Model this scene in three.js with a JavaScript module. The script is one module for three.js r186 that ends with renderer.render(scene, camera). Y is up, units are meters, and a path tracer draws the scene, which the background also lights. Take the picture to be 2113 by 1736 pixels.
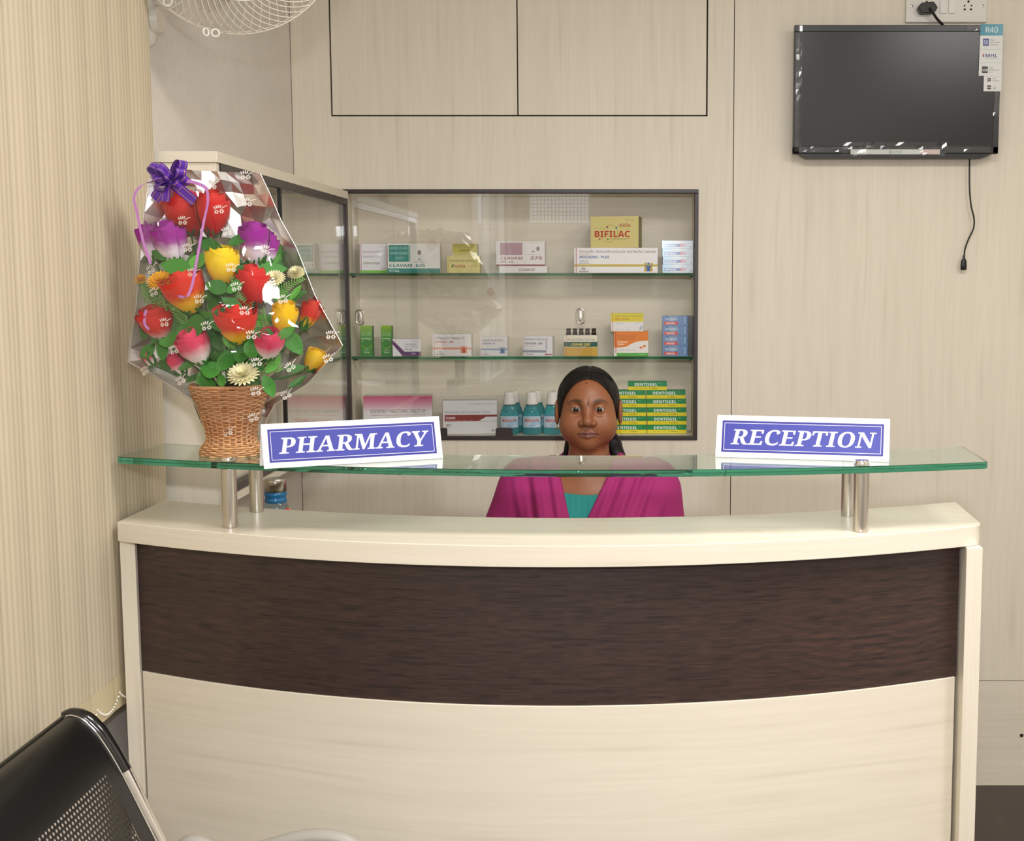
import * as THREE from 'three';
import { mergeGeometries, toCreasedNormals, mergeVertices } from 'three/addons/utils/BufferGeometryUtils.js';
import { RoundedBoxGeometry } from 'three/addons/geometries/RoundedBoxGeometry.js';
import { MarchingCubes } from 'three/addons/objects/MarchingCubes.js';
import { RectAreaLightUniformsLib } from 'three/addons/lights/RectAreaLightUniformsLib.js';

// ---------------------------------------------------------------- camera, light, exposure
const scene = new THREE.Scene();
const FOCAL = 2713, CU = 1302, CV = 868, PITCH = Math.atan(293 / 2713), EYE = 1.55, WALL = 3.9;
const camera = new THREE.PerspectiveCamera(2 * Math.atan(868 / FOCAL) * 180 / Math.PI, 2604 / 1736, 0.05, 60);
camera.setViewOffset(2604, 1736, 0, 0, 2113, 1736);   // the picture is the left part of a 3:2 frame
camera.position.set(0, EYE, 0);
camera.rotation.x = -PITCH;
const renderer = new THREE.WebGLRenderer({ antialias: true });
renderer.toneMapping = THREE.LinearToneMapping;
renderer.toneMappingExposure = 1.06;
renderer.shadowMap.enabled = true;
RectAreaLightUniformsLib.init();
scene.background = new THREE.Color(1.7, 1.75, 1.8);
const PANEL_LIGHT = 23, FLASH_LIGHT = 880;
const CEIL = 2.75, LEFT = -0.987, RIGHT = 2.3, REAR = 3.4;

// ---------------------------------------------------------------- helpers
let seed = 7;
const rnd = () => { seed = (seed * 1664525 + 1013904223) >>> 0; return seed / 4294967296; };
const rr = (a, b) => a + (b - a) * rnd();
const V = (x, y, z) => new THREE.Vector3(x, y, z);
const PI = Math.PI;
const CP = Math.cos(PITCH), SP = Math.sin(PITCH);
function ray(u, v) { const a = (u - CU) / FOCAL, b = (CV - v) / FOCAL; return [a, b * CP - SP, -(CP + b * SP)]; }
// photo pixel -> point at a known depth, on a known height, on a known side plane
function at(u, v, d) { const r = ray(u, v), t = d / -r[2]; return V(r[0] * t, EYE + r[1] * t, -d); }
function onY(u, v, y) { const r = ray(u, v), t = (y - EYE) / r[1]; return V(r[0] * t, y, r[2] * t); }
const used = new Map();
function numbered(name) { const n = used.get(name) ?? 0; used.set(name, n + 1); return n ? name + '_' + String(n).padStart(3, '0') : name; }
function shade(m) { m.castShadow = true; m.receiveShadow = true; return m; }
function mesh(name, geo, mat, parent) {
  const m = shade(new THREE.Mesh(geo, mat));
  m.name = parent ? name : numbered(name);
  (parent ?? scene).add(m);
  return m;
}
function group(name, parent) { const g = new THREE.Group(); g.name = name; parent.add(g); return g; }
function tag(o, label, category, grp) { o.userData.label = label; o.userData.category = category; if (grp) o.userData.group = grp; return o; }
function thing(name, label, category, pos, grp) {
  const g = new THREE.Group(); g.name = numbered(name); scene.add(g);
  if (pos) g.position.copy(pos);
  return tag(g, label, category, grp);
}
function struct(name, parent) { const g = new THREE.Group(); g.name = name; scene.add(g); g.userData.kind = 'structure'; return g; }
// uv in metres, by the way each face points
function boxUV(geo) {
  if (!geo.attributes.normal) geo.computeVertexNormals();
  const p = geo.attributes.position, n = geo.attributes.normal, uv = new Float32Array(p.count * 2);
  for (let i = 0; i < p.count; i++) {
    const ax = Math.abs(n.getX(i)), ay = Math.abs(n.getY(i)), az = Math.abs(n.getZ(i));
    const x = p.getX(i), y = p.getY(i), z = p.getZ(i);
    if (ay > ax && ay > az) { uv[2 * i] = x; uv[2 * i + 1] = -z; } else if (ax > az) { uv[2 * i] = z; uv[2 * i + 1] = y; } else { uv[2 * i] = x; uv[2 * i + 1] = y; }
  }
  geo.setAttribute('uv', new THREE.BufferAttribute(uv, 2));
  return geo;
}
function box(x0, x1, y0, y1, z0, z1, r = 0) {
  const w = Math.abs(x1 - x0), h = Math.abs(y1 - y0), d = Math.abs(z1 - z0);
  const g = r ? new RoundedBoxGeometry(w, h, d, 2, Math.min(r, w / 2.1, h / 2.1, d / 2.1)) : new THREE.BoxGeometry(w, h, d);
  g.translate((x0 + x1) / 2, (y0 + y1) / 2, (z0 + z1) / 2);
  return boxUV(g);
}
function tube(points, r, seg = 40, rad = 8, closed = false) {
  return new THREE.TubeGeometry(new THREE.CatmullRomCurve3(points, closed, 'centripetal'), seg, r, rad, closed);
}
function bar(a, b, r, rad = 8, r2 = r) {
  const d = b.clone().sub(a), g = new THREE.CylinderGeometry(r2, r, d.length(), rad);
  g.translate(0, d.length() / 2, 0);
  g.applyQuaternion(new THREE.Quaternion().setFromUnitVectors(V(0, 1, 0), d.normalize()));
  return g.translate(a.x, a.y, a.z);
}
function lathe(pts, seg = 32) { return new THREE.LatheGeometry(pts.map(([r, y]) => new THREE.Vector2(r, y)), seg); }
function merge(list) {
  const out = list.map((g) => { const c = g.index ? g.toNonIndexed() : g.clone(); for (const k of Object.keys(c.attributes)) if (!['position', 'normal', 'uv'].includes(k)) c.deleteAttribute(k); return c; });
  return mergeGeometries(out);
}
function rounded(points) {   // [x, y, r] corners -> THREE.Shape with rounded corners
  const out = [], n = points.length;
  for (let i = 0; i < n; i++) {
    const [x, y, r = 0] = points[i], [px, py] = points[(i + n - 1) % n], [nx, ny] = points[(i + 1) % n];
    if (!r) { out.push(new THREE.Vector2(x, y)); continue; }
    const a = new THREE.Vector2(px - x, py - y).normalize().multiplyScalar(r), b = new THREE.Vector2(nx - x, ny - y).normalize().multiplyScalar(r);
    for (let k = 0; k <= 6; k++) { const t = k / 6; out.push(new THREE.Vector2(x + a.x * (1 - t) * (1 - t) + b.x * t * t, y + a.y * (1 - t) * (1 - t) + b.y * t * t)); }
  }
  return new THREE.Shape(out);
}
// plan outline in (x, distance), pulled up from y0 to y1
function slab(pts, y0, y1, bevel = 0.0015) {
  const g = new THREE.ExtrudeGeometry(rounded(pts), { depth: y1 - y0 - 2 * bevel, bevelEnabled: bevel > 0, bevelThickness: bevel, bevelSize: bevel, bevelOffset: -bevel, bevelSegments: 2, curveSegments: 6 });
  g.translate(0, 0, bevel).rotateX(-PI / 2).translate(0, y0, 0);
  return boxUV(toCreasedNormals(g, 0.3));
}

// ---------------------------------------------------------------- computed textures
function lattice(n, s) { const a = new Float32Array(n * n); let q = s; for (let i = 0; i < n * n; i++) { q = (Math.imul(q, 1664525) + 1013904223) >>> 0; a[i] = q / 4294967296; } return a; }
const LAT = lattice(256, 99);
function noise(x, y, px = 256, py = 256) {   // periodic value noise
  const xi = Math.floor(x), yi = Math.floor(y), fx = x - xi, fy = y - yi, sx = fx * fx * (3 - 2 * fx), sy = fy * fy * (3 - 2 * fy);
  const m = (k, p) => ((k % p) + p) % p;
  const a = LAT[m(yi, py) * 256 + m(xi, px)], b = LAT[m(yi, py) * 256 + m(xi + 1, px)], c = LAT[m(yi + 1, py) * 256 + m(xi, px)], d = LAT[m(yi + 1, py) * 256 + m(xi + 1, px)];
  return a + (b - a) * sx + (c - a) * sy + (a - b - c + d) * sx * sy;
}
function texture(w, h, fn, srgb = true) {
  const data = new Uint8Array(w * h * 4);
  for (let y = 0; y < h; y++) for (let x = 0; x < w; x++) {
    const c = fn(x / w, y / h), i = (y * w + x) * 4;
    for (let k = 0; k < 3; k++) data[i + k] = Math.max(0, Math.min(255, Array.isArray(c) ? c[k] : c));
    data[i + 3] = 255;
  }
  const t = new THREE.DataTexture(data, w, h);
  t.wrapS = t.wrapT = THREE.RepeatWrapping; t.magFilter = THREE.LinearFilter; t.minFilter = THREE.LinearMipmapLinearFilter; t.generateMipmaps = true;
  if (srgb) t.colorSpace = THREE.SRGBColorSpace;
  t.needsUpdate = true;
  return t;
}
function canvasMap(w, h, draw) {
  const c = document.createElement('canvas'); c.width = w; c.height = h;
  const x = c.getContext('2d'); draw(x, w, h);
  const t = new THREE.CanvasTexture(c); t.colorSpace = THREE.SRGBColorSpace; t.anisotropy = 8;
  return t;
}
function spread(t, w, h = w, turn = 0) { const c = t.clone(); c.repeat.set(1 / w, 1 / h); c.rotation = turn; c.needsUpdate = true; return c; }
const mix3 = (a, b, t) => a.map((x, i) => x + (b[i] - x) * t);
// pale laminate, grain along v; 1 m tall, 0.8 m wide
const laminateMap = texture(1024, 1024, (u, v) => {
  const warp = noise(u * 12, v * 3, 12, 3) * 0.02;
  const fine = noise((u + warp) * 250, v * 5, 250, 5) * 0.5 + noise((u + warp * 2) * 120, v * 9 + 3, 120, 9) * 0.5;
  const band = noise((u + warp * 3) * 18, v * 2, 18, 2), streak = Math.pow(noise((u + warp) * 64, v * 4 + 9, 64, 4), 6);
  const k = (fine - 0.5) * 0.035 + (band - 0.5) * 0.022 - streak * 0.045;
  return [234 * (1 + k), 225 * (1 + k * 1.08), 206 * (1 + k * 1.25)];
});
// dark wenge laminate, grain along u; 1.6 x 0.5 m
const wengeMap = texture(2048, 640, (u, v) => {
  const w1 = noise(u * 6, v * 5, 6, 5), w2 = noise(u * 14 + 5, v * 9, 14, 9);
  const y = v * 1 + (w1 - 0.5) * 0.16 + (w2 - 0.5) * 0.05;
  const cath = Math.pow(0.5 + 0.5 * Math.sin(y * 170 + noise(u * 60, v * 20, 60, 20) * 5), 1.5);
  const fine = noise(u * 40, v * 256, 40, 256), fine2 = noise(u * 90 + 7, v * 170, 90, 170);
  const red = Math.pow(noise(u * 4 + 1, v * 6 + 2, 4, 6), 2.2);
  let c = mix3([66, 49, 42], [44, 34, 33], fine * 0.6 + 0.4 * cath * (0.35 + red));
  c = mix3(c, [116, 78, 62], red * 0.62 * (0.25 + 0.75 * cath)); c = mix3(c, [40, 34, 36], red * 0.6 * Math.pow(1 - cath, 3));
  const k = 1 + (fine2 - 0.5) * 0.22 - (fine > 0.78 ? 0.16 : 0);
  return c.map((x) => x * k * 1.04);
});
const floorMap = texture(512, 512, (u, v) => {
  const n = noise(u * 8, v * 8, 8, 8), f = noise(u * 120, v * 14, 120, 14), g = noise(u * 30 + n * 2, v * 6, 30, 6);
  return mix3([64, 46, 38], [40, 29, 26], f * 0.5 + g * 0.5).map((x) => x * (0.92 + n * 0.2));
});
const plasterMap = texture(256, 256, (u, v) => { const k = 1 + (noise(u * 60, v * 60, 60, 60) - 0.5) * 0.02 + (noise(u * 9, v * 9, 9, 9) - 0.5) * 0.025; return [226 * k, 219 * k, 210 * k]; });
const ribMap = texture(256, 64, (u, v) => {   // vertical-blind cloth: woven ribs, 0.1 m wide
  const s = 0.5 + 0.5 * Math.sin(u * 2 * PI * 7), n = (noise(u * 128, v * 64, 128, 64) - 0.5) * 6, q = noise(Math.floor(u * 14), 3) * 6;
  return mix3([199, 185, 157], [215, 202, 176], Math.pow(s, 0.8)).map((x) => x + n + q - 3);
});
const ribBump = texture(256, 16, (u) => 110 + 110 * Math.sin(u * 2 * PI * 7), false);
const weaveMap = texture(128, 128, (u, v) => { const k = 205 + 26 * Math.sin(u * 2 * PI * 32) * Math.sin(v * 2 * PI * 32) + (noise(u * 64, v * 64, 64, 64) - 0.5) * 40; return [k, k, k]; });
const mottleMap = texture(128, 128, (u, v) => { const k = 228 + (noise(u * 16, v * 16, 16, 16) - 0.5) * 30 + (noise(u * 50, v * 50, 50, 50) - 0.5) * 20; return [k, k, k]; });

// ---------------------------------------------------------------- materials
const std = (o) => new THREE.MeshStandardMaterial(o), phys = (o) => new THREE.MeshPhysicalMaterial(o);
const M = {
  laminate: std({ map: spread(laminateMap, 0.8, 1), roughness: 0.5 }),
  laminateFlat: std({ map: spread(laminateMap, 0.8, 1, PI / 2), roughness: 0.5 }),
  worktop: phys({ map: spread(laminateMap, 0.8, 1, PI / 2), roughness: 0.3 }),
  wenge: phys({ map: spread(wengeMap, 1.6, 0.5), roughness: 0.42 }),
  floor: std({ map: spread(floorMap, 0.8), roughness: 0.35 }),
  plaster: std({ map: spread(plasterMap, 0.8), roughness: 0.9 }),
  ceiling: std({ color: 0xf2efe8, roughness: 0.95 }),
  gap: std({ color: 0x2a2320, roughness: 0.9 }),
  darkFrame: std({ color: 0x342b2a, roughness: 0.38 }),
  blackEdge: std({ color: 0x141312, roughness: 0.5 }),
  blackPlastic: std({ color: 0x161616, roughness: 0.4 }),
  blackGloss: phys({ color: 0x0c0c0d, roughness: 0.18, clearcoat: 0.6, clearcoatRoughness: 0.08 }),
  steel: std({ color: 0xcfc9c0, metalness: 1, roughness: 0.27 }),
  chrome: std({ color: 0xe6e4e0, metalness: 1, roughness: 0.08 }),
  whitePlastic: std({ color: 0xe9e6dd, roughness: 0.35 }),
  white: std({ color: 0xf4f1ea, roughness: 0.5 }),
  pane: phys({ color: 0xffffff, transmission: 1, thickness: 0, roughness: 0, ior: 1.52 }),
  card: std({ color: 0xf7f6f4, roughness: 0.55 }),
};

// ---------------------------------------------------------------- the room
const floorGroup = struct('floor');
mesh('floor_surface', boxUV(new THREE.BoxGeometry(RIGHT - LEFT + 0.3, 0.1, REAR + WALL + 0.6).translate((RIGHT + LEFT) / 2, -0.05, (REAR - WALL) / 2)), M.floor, floorGroup);
const ceilGroup = struct('ceiling');
mesh('ceiling_slab', box(LEFT - 0.15, RIGHT + 0.15, CEIL, CEIL + 0.12, -WALL - 0.4, REAR + 0.15), M.ceiling, ceilGroup);
const leftWall = struct('wall_left');
// behind the camera the left wall opens in a tall window; the cabinet glass mirrors it
const win = { z0: 0.75, z1: 3.1, y0: 0.75, y1: 2.3 };
mesh('wall_surface', merge([box(LEFT - 0.14, LEFT, 0, CEIL, -WALL - 0.05, win.z0), box(LEFT - 0.14, LEFT, 0, CEIL, win.z1, REAR), box(LEFT - 0.14, LEFT, 0, win.y0, win.z0, win.z1), box(LEFT - 0.14, LEFT, win.y1, CEIL, win.z0, win.z1)]), M.plaster, leftWall);
const sideWindow = struct('window_2');
mesh('frame', merge([[win.z0, win.z0 + 0.05], [(win.z0 + win.z1) / 2 - 0.03, (win.z0 + win.z1) / 2 + 0.03], [win.z1 - 0.05, win.z1]].map(([a, b]) => box(LEFT - 0.1, LEFT - 0.05, win.y0, win.y1, a, b)).concat([[win.y0, win.y0 + 0.05], [win.y1 - 0.05, win.y1]].map(([a, b]) => box(LEFT - 0.1, LEFT - 0.05, a, b, win.z0, win.z1)))), M.whitePlastic, sideWindow);
mesh('pane', box(LEFT - 0.078, LEFT - 0.074, win.y0 + 0.05, win.y1 - 0.05, win.z0 + 0.05, (win.z0 + win.z1) / 2 - 0.03), M.pane, sideWindow);
mesh('pane', box(LEFT - 0.078, LEFT - 0.074, win.y0 + 0.05, win.y1 - 0.05, (win.z0 + win.z1) / 2 + 0.03, win.z1 - 0.05), M.pane, sideWindow);
const rightWall = struct('wall_right');
mesh('wall_surface', box(RIGHT, RIGHT + 0.14, 0, CEIL, -WALL - 0.05, REAR), M.plaster, rightWall);
// rear wall with a high ventilator opening
const rearWall = struct('wall_rear');
const vent = { x0: -0.86, x1: -0.36, y0: 2.02, y1: 2.34 };
mesh('wall_surface', merge([box(LEFT, vent.x0, 0, CEIL, REAR, REAR + 0.14), box(vent.x1, RIGHT, 0, CEIL, REAR, REAR + 0.14), box(vent.x0, vent.x1, 0, vent.y0, REAR, REAR + 0.14), box(vent.x0, vent.x1, vent.y1, CEIL, REAR, REAR + 0.14)]), M.plaster, rearWall);
const ventilator = struct('window_1');
{
  const rods = [];
  for (let i = 0; i <= 16; i++) { const x = vent.x0 + (vent.x1 - vent.x0) * i / 16; rods.push(bar(V(x, vent.y0, REAR + 0.07), V(x, vent.y1, REAR + 0.07), 0.003, 5)); }
  for (let i = 0; i <= 10; i++) { const y = vent.y0 + (vent.y1 - vent.y0) * i / 10; rods.push(bar(V(vent.x0, y, REAR + 0.07), V(vent.x1, y, REAR + 0.07), 0.003, 5)); }
  mesh('grille', merge(rods), M.whitePlastic, ventilator);
}
// back wall: a backing, and laminate panels with open joints before it
const backWall = struct('wall_back');
const Z0 = -WALL;
const wx = (u, v) => at(u, v, WALL).x, wy = (u, v) => at(u, v, WALL).y;
const seamX = wx(1511, 600), railY = wy(2050, 1405), cab = { x0: wx(712, 650), x1: wx(1440, 650), y0: wy(1076, 908), y1: wy(1076, 391) };
const loft = { x0: wx(683, 120), x1: wx(1458, 120), mid: wx(1067.5, 120), y0: wy(1070, 237.5), y1: 2.62 };
const J = 0.0012;
function panelWithHoles(x0, x1, y0, y1, holes, z, t) {
  const s = new THREE.Shape([[x0, y0], [x1, y0], [x1, y1], [x0, y1]].map((p) => new THREE.Vector2(...p)));
  for (const h of holes) s.holes.push(new THREE.Path([[h.x0, h.y0], [h.x0, h.y1], [h.x1, h.y1], [h.x1, h.y0]].map((p) => new THREE.Vector2(...p))));
  return boxUV(new THREE.ExtrudeGeometry(s, { depth: t, bevelEnabled: false }).translate(0, 0, z - t));
}
mesh('wall_core', panelWithHoles(LEFT - 0.14, RIGHT + 0.14, 0, CEIL, [cab], Z0 - 0.013, 0.05), M.gap, backWall);
mesh('wall_core', box(LEFT - 0.14, RIGHT + 0.14, 0, CEIL, Z0 - 0.45, Z0 - 0.4), M.plaster, backWall);
const g1 = { x0: loft.x0 - 0.004, x1: loft.x1 + 0.004, y0: loft.y0 - 0.004, y1: loft.y1 + 0.004 };
mesh('panel', panelWithHoles(LEFT + 0.002, seamX - J, railY + J, CEIL, [cab, g1], Z0, 0.012), M.laminate, backWall);
mesh('panel', boxUV(new THREE.BoxGeometry(RIGHT - seamX - J, CEIL - railY - J, 0.012).translate((RIGHT + seamX + J) / 2, (CEIL + railY + J) / 2, Z0 - 0.006)), M.laminate, backWall);
mesh('panel', box(LEFT + 0.002, RIGHT, 0, railY - J, Z0 - 0.012, Z0), M.laminateFlat, backWall);
{ const k = onWall(2108, 1518); mesh('knot_hole', new THREE.CircleGeometry(0.006, 12).translate(k.x, k.y, Z0 + 0.0006), M.gap, backWall); }
function onWall(u, v) { return at(u, v, WALL); }

// loft cupboard above: two flush doors in the back wall
const loftCab = thing('loft_cupboard', 'pair of flush cream laminate cupboard doors high in the back wall', 'cupboard', null);
mesh('door', box(loft.x0 + 0.0005, loft.mid - 0.0018, loft.y0 + 0.0005, loft.y1, Z0 - 0.0125, Z0 - 0.0005, 0.001), M.laminate, loftCab);
mesh('door', box(loft.mid + 0.0018, loft.x1 - 0.0005, loft.y0 + 0.0005, loft.y1, Z0 - 0.0125, Z0 - 0.0005, 0.001), M.laminate, loftCab);

// ceiling panels: the lamps of the room
function ceilingPanel(x, z, label) {
  const t = thing('ceiling_light', label, 'light', V(x, CEIL, z), 'square ceiling lights');
  mesh('frame', merge([box(-0.31, 0.31, -0.02, 0, -0.31, -0.29), box(-0.31, 0.31, -0.02, 0, 0.29, 0.31), box(-0.31, -0.29, -0.02, 0, -0.29, 0.29), box(0.29, 0.31, -0.02, 0, -0.29, 0.29)]), M.white, t);
  const d = mesh('light_diffuser', box(-0.29, 0.29, -0.014, -0.006, -0.29, 0.29), std({ color: 0xffffff, emissive: 0xfffbf6, emissiveIntensity: 1.5, roughness: 0.6 }), t);
  d.castShadow = false;
  const l = new THREE.RectAreaLight(0xfffbf6, PANEL_LIGHT, 0.56, 0.56);
  l.position.set(x, CEIL - 0.022, z); l.rotation.x = -PI / 2; scene.add(l);
}
ceilingPanel(0.4, -1.6, 'square flush ceiling light straight above the reception counter');
ceilingPanel(1.5, -1.5, 'square flush ceiling light beside the counter, by the right wall');
ceilingPanel(-0.1, 0.8, 'square flush ceiling light in the middle of the room, by the window');
ceilingPanel(1.5, 2.2, 'square flush ceiling light near the rear wall and its clock');
// the photographer's flash: a small diffuser held over the camera
{
  const t = thing('camera_flash', 'small white flash diffuser held above the camera', 'flash', V(0.02, 1.82, 0.06));
  mesh('housing', box(-0.065, 0.065, -0.045, 0.045, 0, 0.06, 0.006), M.blackPlastic, t);
  mesh('flash_lamp', box(-0.06, 0.06, -0.04, 0.04, -0.006, 0), std({ color: 0xffffff, emissive: 0xfffaf0, emissiveIntensity: 2, roughness: 0.5 }), t);
  const l = new THREE.RectAreaLight(0xf2f6ff, FLASH_LIGHT, 0.12, 0.08);
  l.position.set(0.02, 1.82, 0.05); l.lookAt(0.0, 1.15, -3.0); scene.add(l);
}
// wall clock on the rear wall, mirrored by the glass in view
{
  const t = thing('wall_clock', 'round dark brown wall clock with silver numerals on the rear wall', 'clock', V(0.85, 2.385, REAR));
  const face = canvasMap(512, 512, (x) => {
    x.fillStyle = '#3c332b'; x.fillRect(0, 0, 512, 512); x.fillStyle = '#d8d4cc'; x.font = 'bold 74px sans-serif'; x.textAlign = 'center'; x.textBaseline = 'middle';
    for (let i = 1; i <= 12; i++) x.fillText(String(i), 256 + 195 * Math.sin(i * PI / 6), 256 - 195 * Math.cos(i * PI / 6));
  });
  mesh('rim', new THREE.TorusGeometry(0.2, 0.014, 10, 48), M.darkFrame, t).rotation.y = PI;
  const f = mesh('dial', new THREE.CylinderGeometry(0.2, 0.2, 0.02, 48).rotateX(PI / 2), M.darkFrame, t);
  const d = mesh('face', new THREE.CircleGeometry(0.195, 48), std({ map: face, roughness: 0.4 }), t); d.rotation.y = PI; d.position.z = -0.0115;
  mesh('hour_hand', box(-0.005, 0.005, 0, 0.09, -0.017, -0.015), M.steel, t);
  const h = mesh('minute_hand', box(-0.004, 0.004, 0, 0.14, -0.021, -0.019), M.steel, t); h.rotation.z = 1.2;
}

// ---------------------------------------------------------------- vertical blind along the left wall
{
  const X = -0.945, top = 2.5, bottom = 0.764, t = thing('vertical_blind', 'cream ribbed vertical blind hanging along the left wall', 'blind', null);
  const cloth = std({ map: ribMap, bumpMap: ribBump, bumpScale: 0.00035, roughness: 0.85, side: THREE.DoubleSide });
  const hem = std({ color: 0xd2c4a0, roughness: 0.8 });
  mesh('head_rail', box(X - 0.025, X + 0.012, top, top + 0.05, -2.65, 0.25, 0.004), M.whitePlastic, t);
  const slat = new THREE.PlaneGeometry(0.112, top - bottom, 6, 1);
  { const p = slat.attributes.position; for (let i = 0; i < p.count; i++) { const s = p.getX(i) / 0.056; p.setZ(i, 0.0035 * (1 - s * s)); } slat.computeVertexNormals(); }
  const hemGeo = new THREE.PlaneGeometry(0.112, 0.06, 6, 1);
  { const p = hemGeo.attributes.position; for (let i = 0; i < p.count; i++) { const s = p.getX(i) / 0.056; p.setZ(i, 0.0035 * (1 - s * s) + 0.001); } hemGeo.computeVertexNormals(); }
  const n = 27;
  const bead = new THREE.SphereGeometry(0.0021, 6, 5);
  for (let i = 0; i < n; i++) {
    const z = -2.59 + i * 0.1, s = group('slat', t);
    s.position.set(X, (top + bottom) / 2, z); s.rotation.y = PI / 2 + 0.012 + (rnd() - 0.5) * 0.015;
    mesh('cloth', slat, cloth, s);
    mesh('hem_pocket', hemGeo, hem, s).position.y = -(top - bottom) / 2 + 0.03;
  }
  const beads = [];
  for (let i = 0; i < n - 1; i++) for (let k = 0; k < 14; k++) { const f = k / 14, sag = 4 * f * (1 - f) * 0.022; beads.push(bead.clone().translate(X + 0.009, bottom + 0.032 - sag, -2.54 + (i + f) * 0.1)); }
  const ch = mesh('bead_chain', merge(beads), M.white, t); ch.userData.label = 'white bead chain linking the slat bottoms';
}

// ---------------------------------------------------------------- reception counter
const frontD = (x) => 2.13 + 0.33 * (x + 0.12) ** 2;
const WT = 1.112, GT = 1.23;   // heights of the worktop and of the glass
function arc(fn, x0, x1, n) { const o = []; for (let i = 0; i <= n; i++) { const x = x0 + (x1 - x0) * i / n; o.push([x, fn(x)]); } return o; }
{
  const back = (x) => 2.387 + 0.3 * (x + 0.12) ** 2;
  const f = arc(frontD, -0.930, 0.629, 40), b = arc(back, 0.64, -0.928, 40);
  f[f.length - 1].push(0.028);
  const w = mesh('counter_worktop', slab([...f, ...b], WT - 0.036, WT, 0.0012), M.worktop);
  tag(w, 'curved cream laminate worktop on the reception counter', 'worktop');
}
{
  const t = thing('reception_counter', 'curved reception counter with dark wood band over cream lower panel', 'counter', null);
  const yS = 0.831, top = WT - 0.0365, in1 = (x) => frontD(x) + 0.03, out = (x) => frontD(x) + 0.048, in2 = (x) => frontD(x) + 0.0265;
  mesh('upper_front_panel', slab([...arc(in1, -0.903, 0.5915, 36), ...arc(out, 0.5915, -0.903, 36)], yS + 0.0006, top, 0.0006), M.wenge, t).userData.label = 'dark wenge wood band';
  const lower = arc(in2, -0.8985, 0.5875, 36);
  mesh('lower_front_panel', slab([...lower, ...arc(out, 0.5875, -0.8985, 36)], 0.06, yS, 0.0008), M.laminateFlat, t);
  mesh('plinth', slab([...arc((x) => frontD(x) + 0.07, -0.9, 0.58, 24), ...arc((x) => frontD(x) + 0.09, 0.58, -0.9, 24)], 0, 0.062, 0), M.gap, t);
  mesh('side_panel', box(-0.930, -0.902, 0, top, -2.62, -2.352, 0.0015), M.laminate, t);
  mesh('side_panel', box(0.595, 0.624, 0, top, -2.53, -2.292, 0.0015), M.laminate, t);
  mesh('inner_desk', slab([...arc((x) => frontD(x) + 0.06, -0.9, 0.59, 24), [0.59, 2.76], [-0.9, 2.76]], 0.8, 0.825, 0.001), M.laminateFlat, t);
}
// glass shelf on four steel pillars
{
  const t = thing('glass_shelf', 'curved green edged glass shelf on four steel pillars above the worktop', 'shelf', null);
  const gf = (x) => 2.187 + 0.215 * (x + 0.05) ** 2, gb = (x) => 2.37 + 0.26 * (x + 0.08) ** 2;
  const f = arc(gf, -0.93, 0.628, 48), b = arc(gb, 0.638, -0.916, 48);
  f[0].push(0.01); f[f.length - 1].push(0.012); b[0].push(0.012);
  const glass = phys({ color: 0xffffff, transmission: 1, thickness: 0.012, roughness: 0, ior: 1.5, attenuationColor: new THREE.Color().setRGB(0.07, 0.50, 0.32), attenuationDistance: 0.22 });
  mesh('glass_top', slab([...f, ...b], GT - 0.012, GT, 0.0012), glass, t);
  for (const [x, d] of [[-0.71, 2.297], [-0.707, 2.453], [0.400, 2.257], [0.403, 2.407]]) {
    const p = group('pillar', t); p.position.set(x, WT, -d);
    mesh('tube', lathe([[0, 0.0002], [0.0128, 0.0002], [0.0132, 0.001], [0.0132, GT - 0.0125 - WT - 0.001], [0.0128, GT - 0.0124 - WT], [0, GT - 0.0124 - WT]], 32), M.steel, p);
    mesh('cap', lathe([[0, GT - WT + 0.0002], [0.0135, GT - WT + 0.0002], [0.0135, GT - WT + 0.0026], [0.0125, GT - WT + 0.0032], [0.0125, GT - WT + 0.007], [0.0118, GT - WT + 0.0078], [0, GT - WT + 0.0078]], 32), M.chrome, p);
  }
}
// the two folded name cards
function tentCard(name, label, text, bl, br, h, half) {
  const a = onY(bl[0], bl[1], GT + 0.0004), b = onY(br[0], br[1], GT + 0.0004), w = a.distanceTo(b);
  const t = thing(name, label, 'sign', a.clone().add(b).multiplyScalar(0.5));
  t.rotation.y = Math.atan2(-(b.z - a.z), b.x - a.x);
  const slant = Math.hypot(h, half), lean = Math.atan2(half, h);
  const map = canvasMap(1280, Math.round(1280 * slant / w), (x, W, H) => {
    x.fillStyle = '#f6f5f6'; x.fillRect(0, 0, W, H);
    const m = H * 0.125; x.fillStyle = '#302f8e'; x.fillRect(m * 1.05, m, W - 2.1 * m, H - 2 * m);
    x.fillStyle = '#3d419f'; x.fillRect(m * 1.5, m * 1.45, W - 3 * m, H - 2.9 * m);
    x.strokeStyle = '#f0f0fb'; x.lineWidth = H * 0.012; x.strokeRect(m * 1.5, m * 1.45, W - 3 * m, H - 2.9 * m);
    x.fillStyle = '#f8f7fa'; x.font = `bold ${Math.round(H * 0.5)}px serif`; x.textAlign = 'center'; x.textBaseline = 'alphabetic';
    const tw = x.measureText(text).width, k = W * 0.83 / tw;
    x.setTransform(k, 0, -0.2, 1, W / 2 - H * 0.01, H * 0.685); x.fillText(text, 0, 0); x.setTransform(1, 0, 0, 1, 0, 0);
  });
  const front = new THREE.BoxGeometry(w, slant, 0.0012);
  const paper = M.card, face = std({ map, roughness: 0.4 });
  const f = mesh('front_leaf', front.clone().translate(0, slant / 2, 0), [paper, paper, paper, paper, face, paper], t);
  f.rotation.x = -lean;
  const k = mesh('back_leaf', front.clone().translate(0, slant / 2, 0), paper, t);
  k.position.z = -2 * half; k.rotation.x = lean;
  return t;
}
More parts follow.
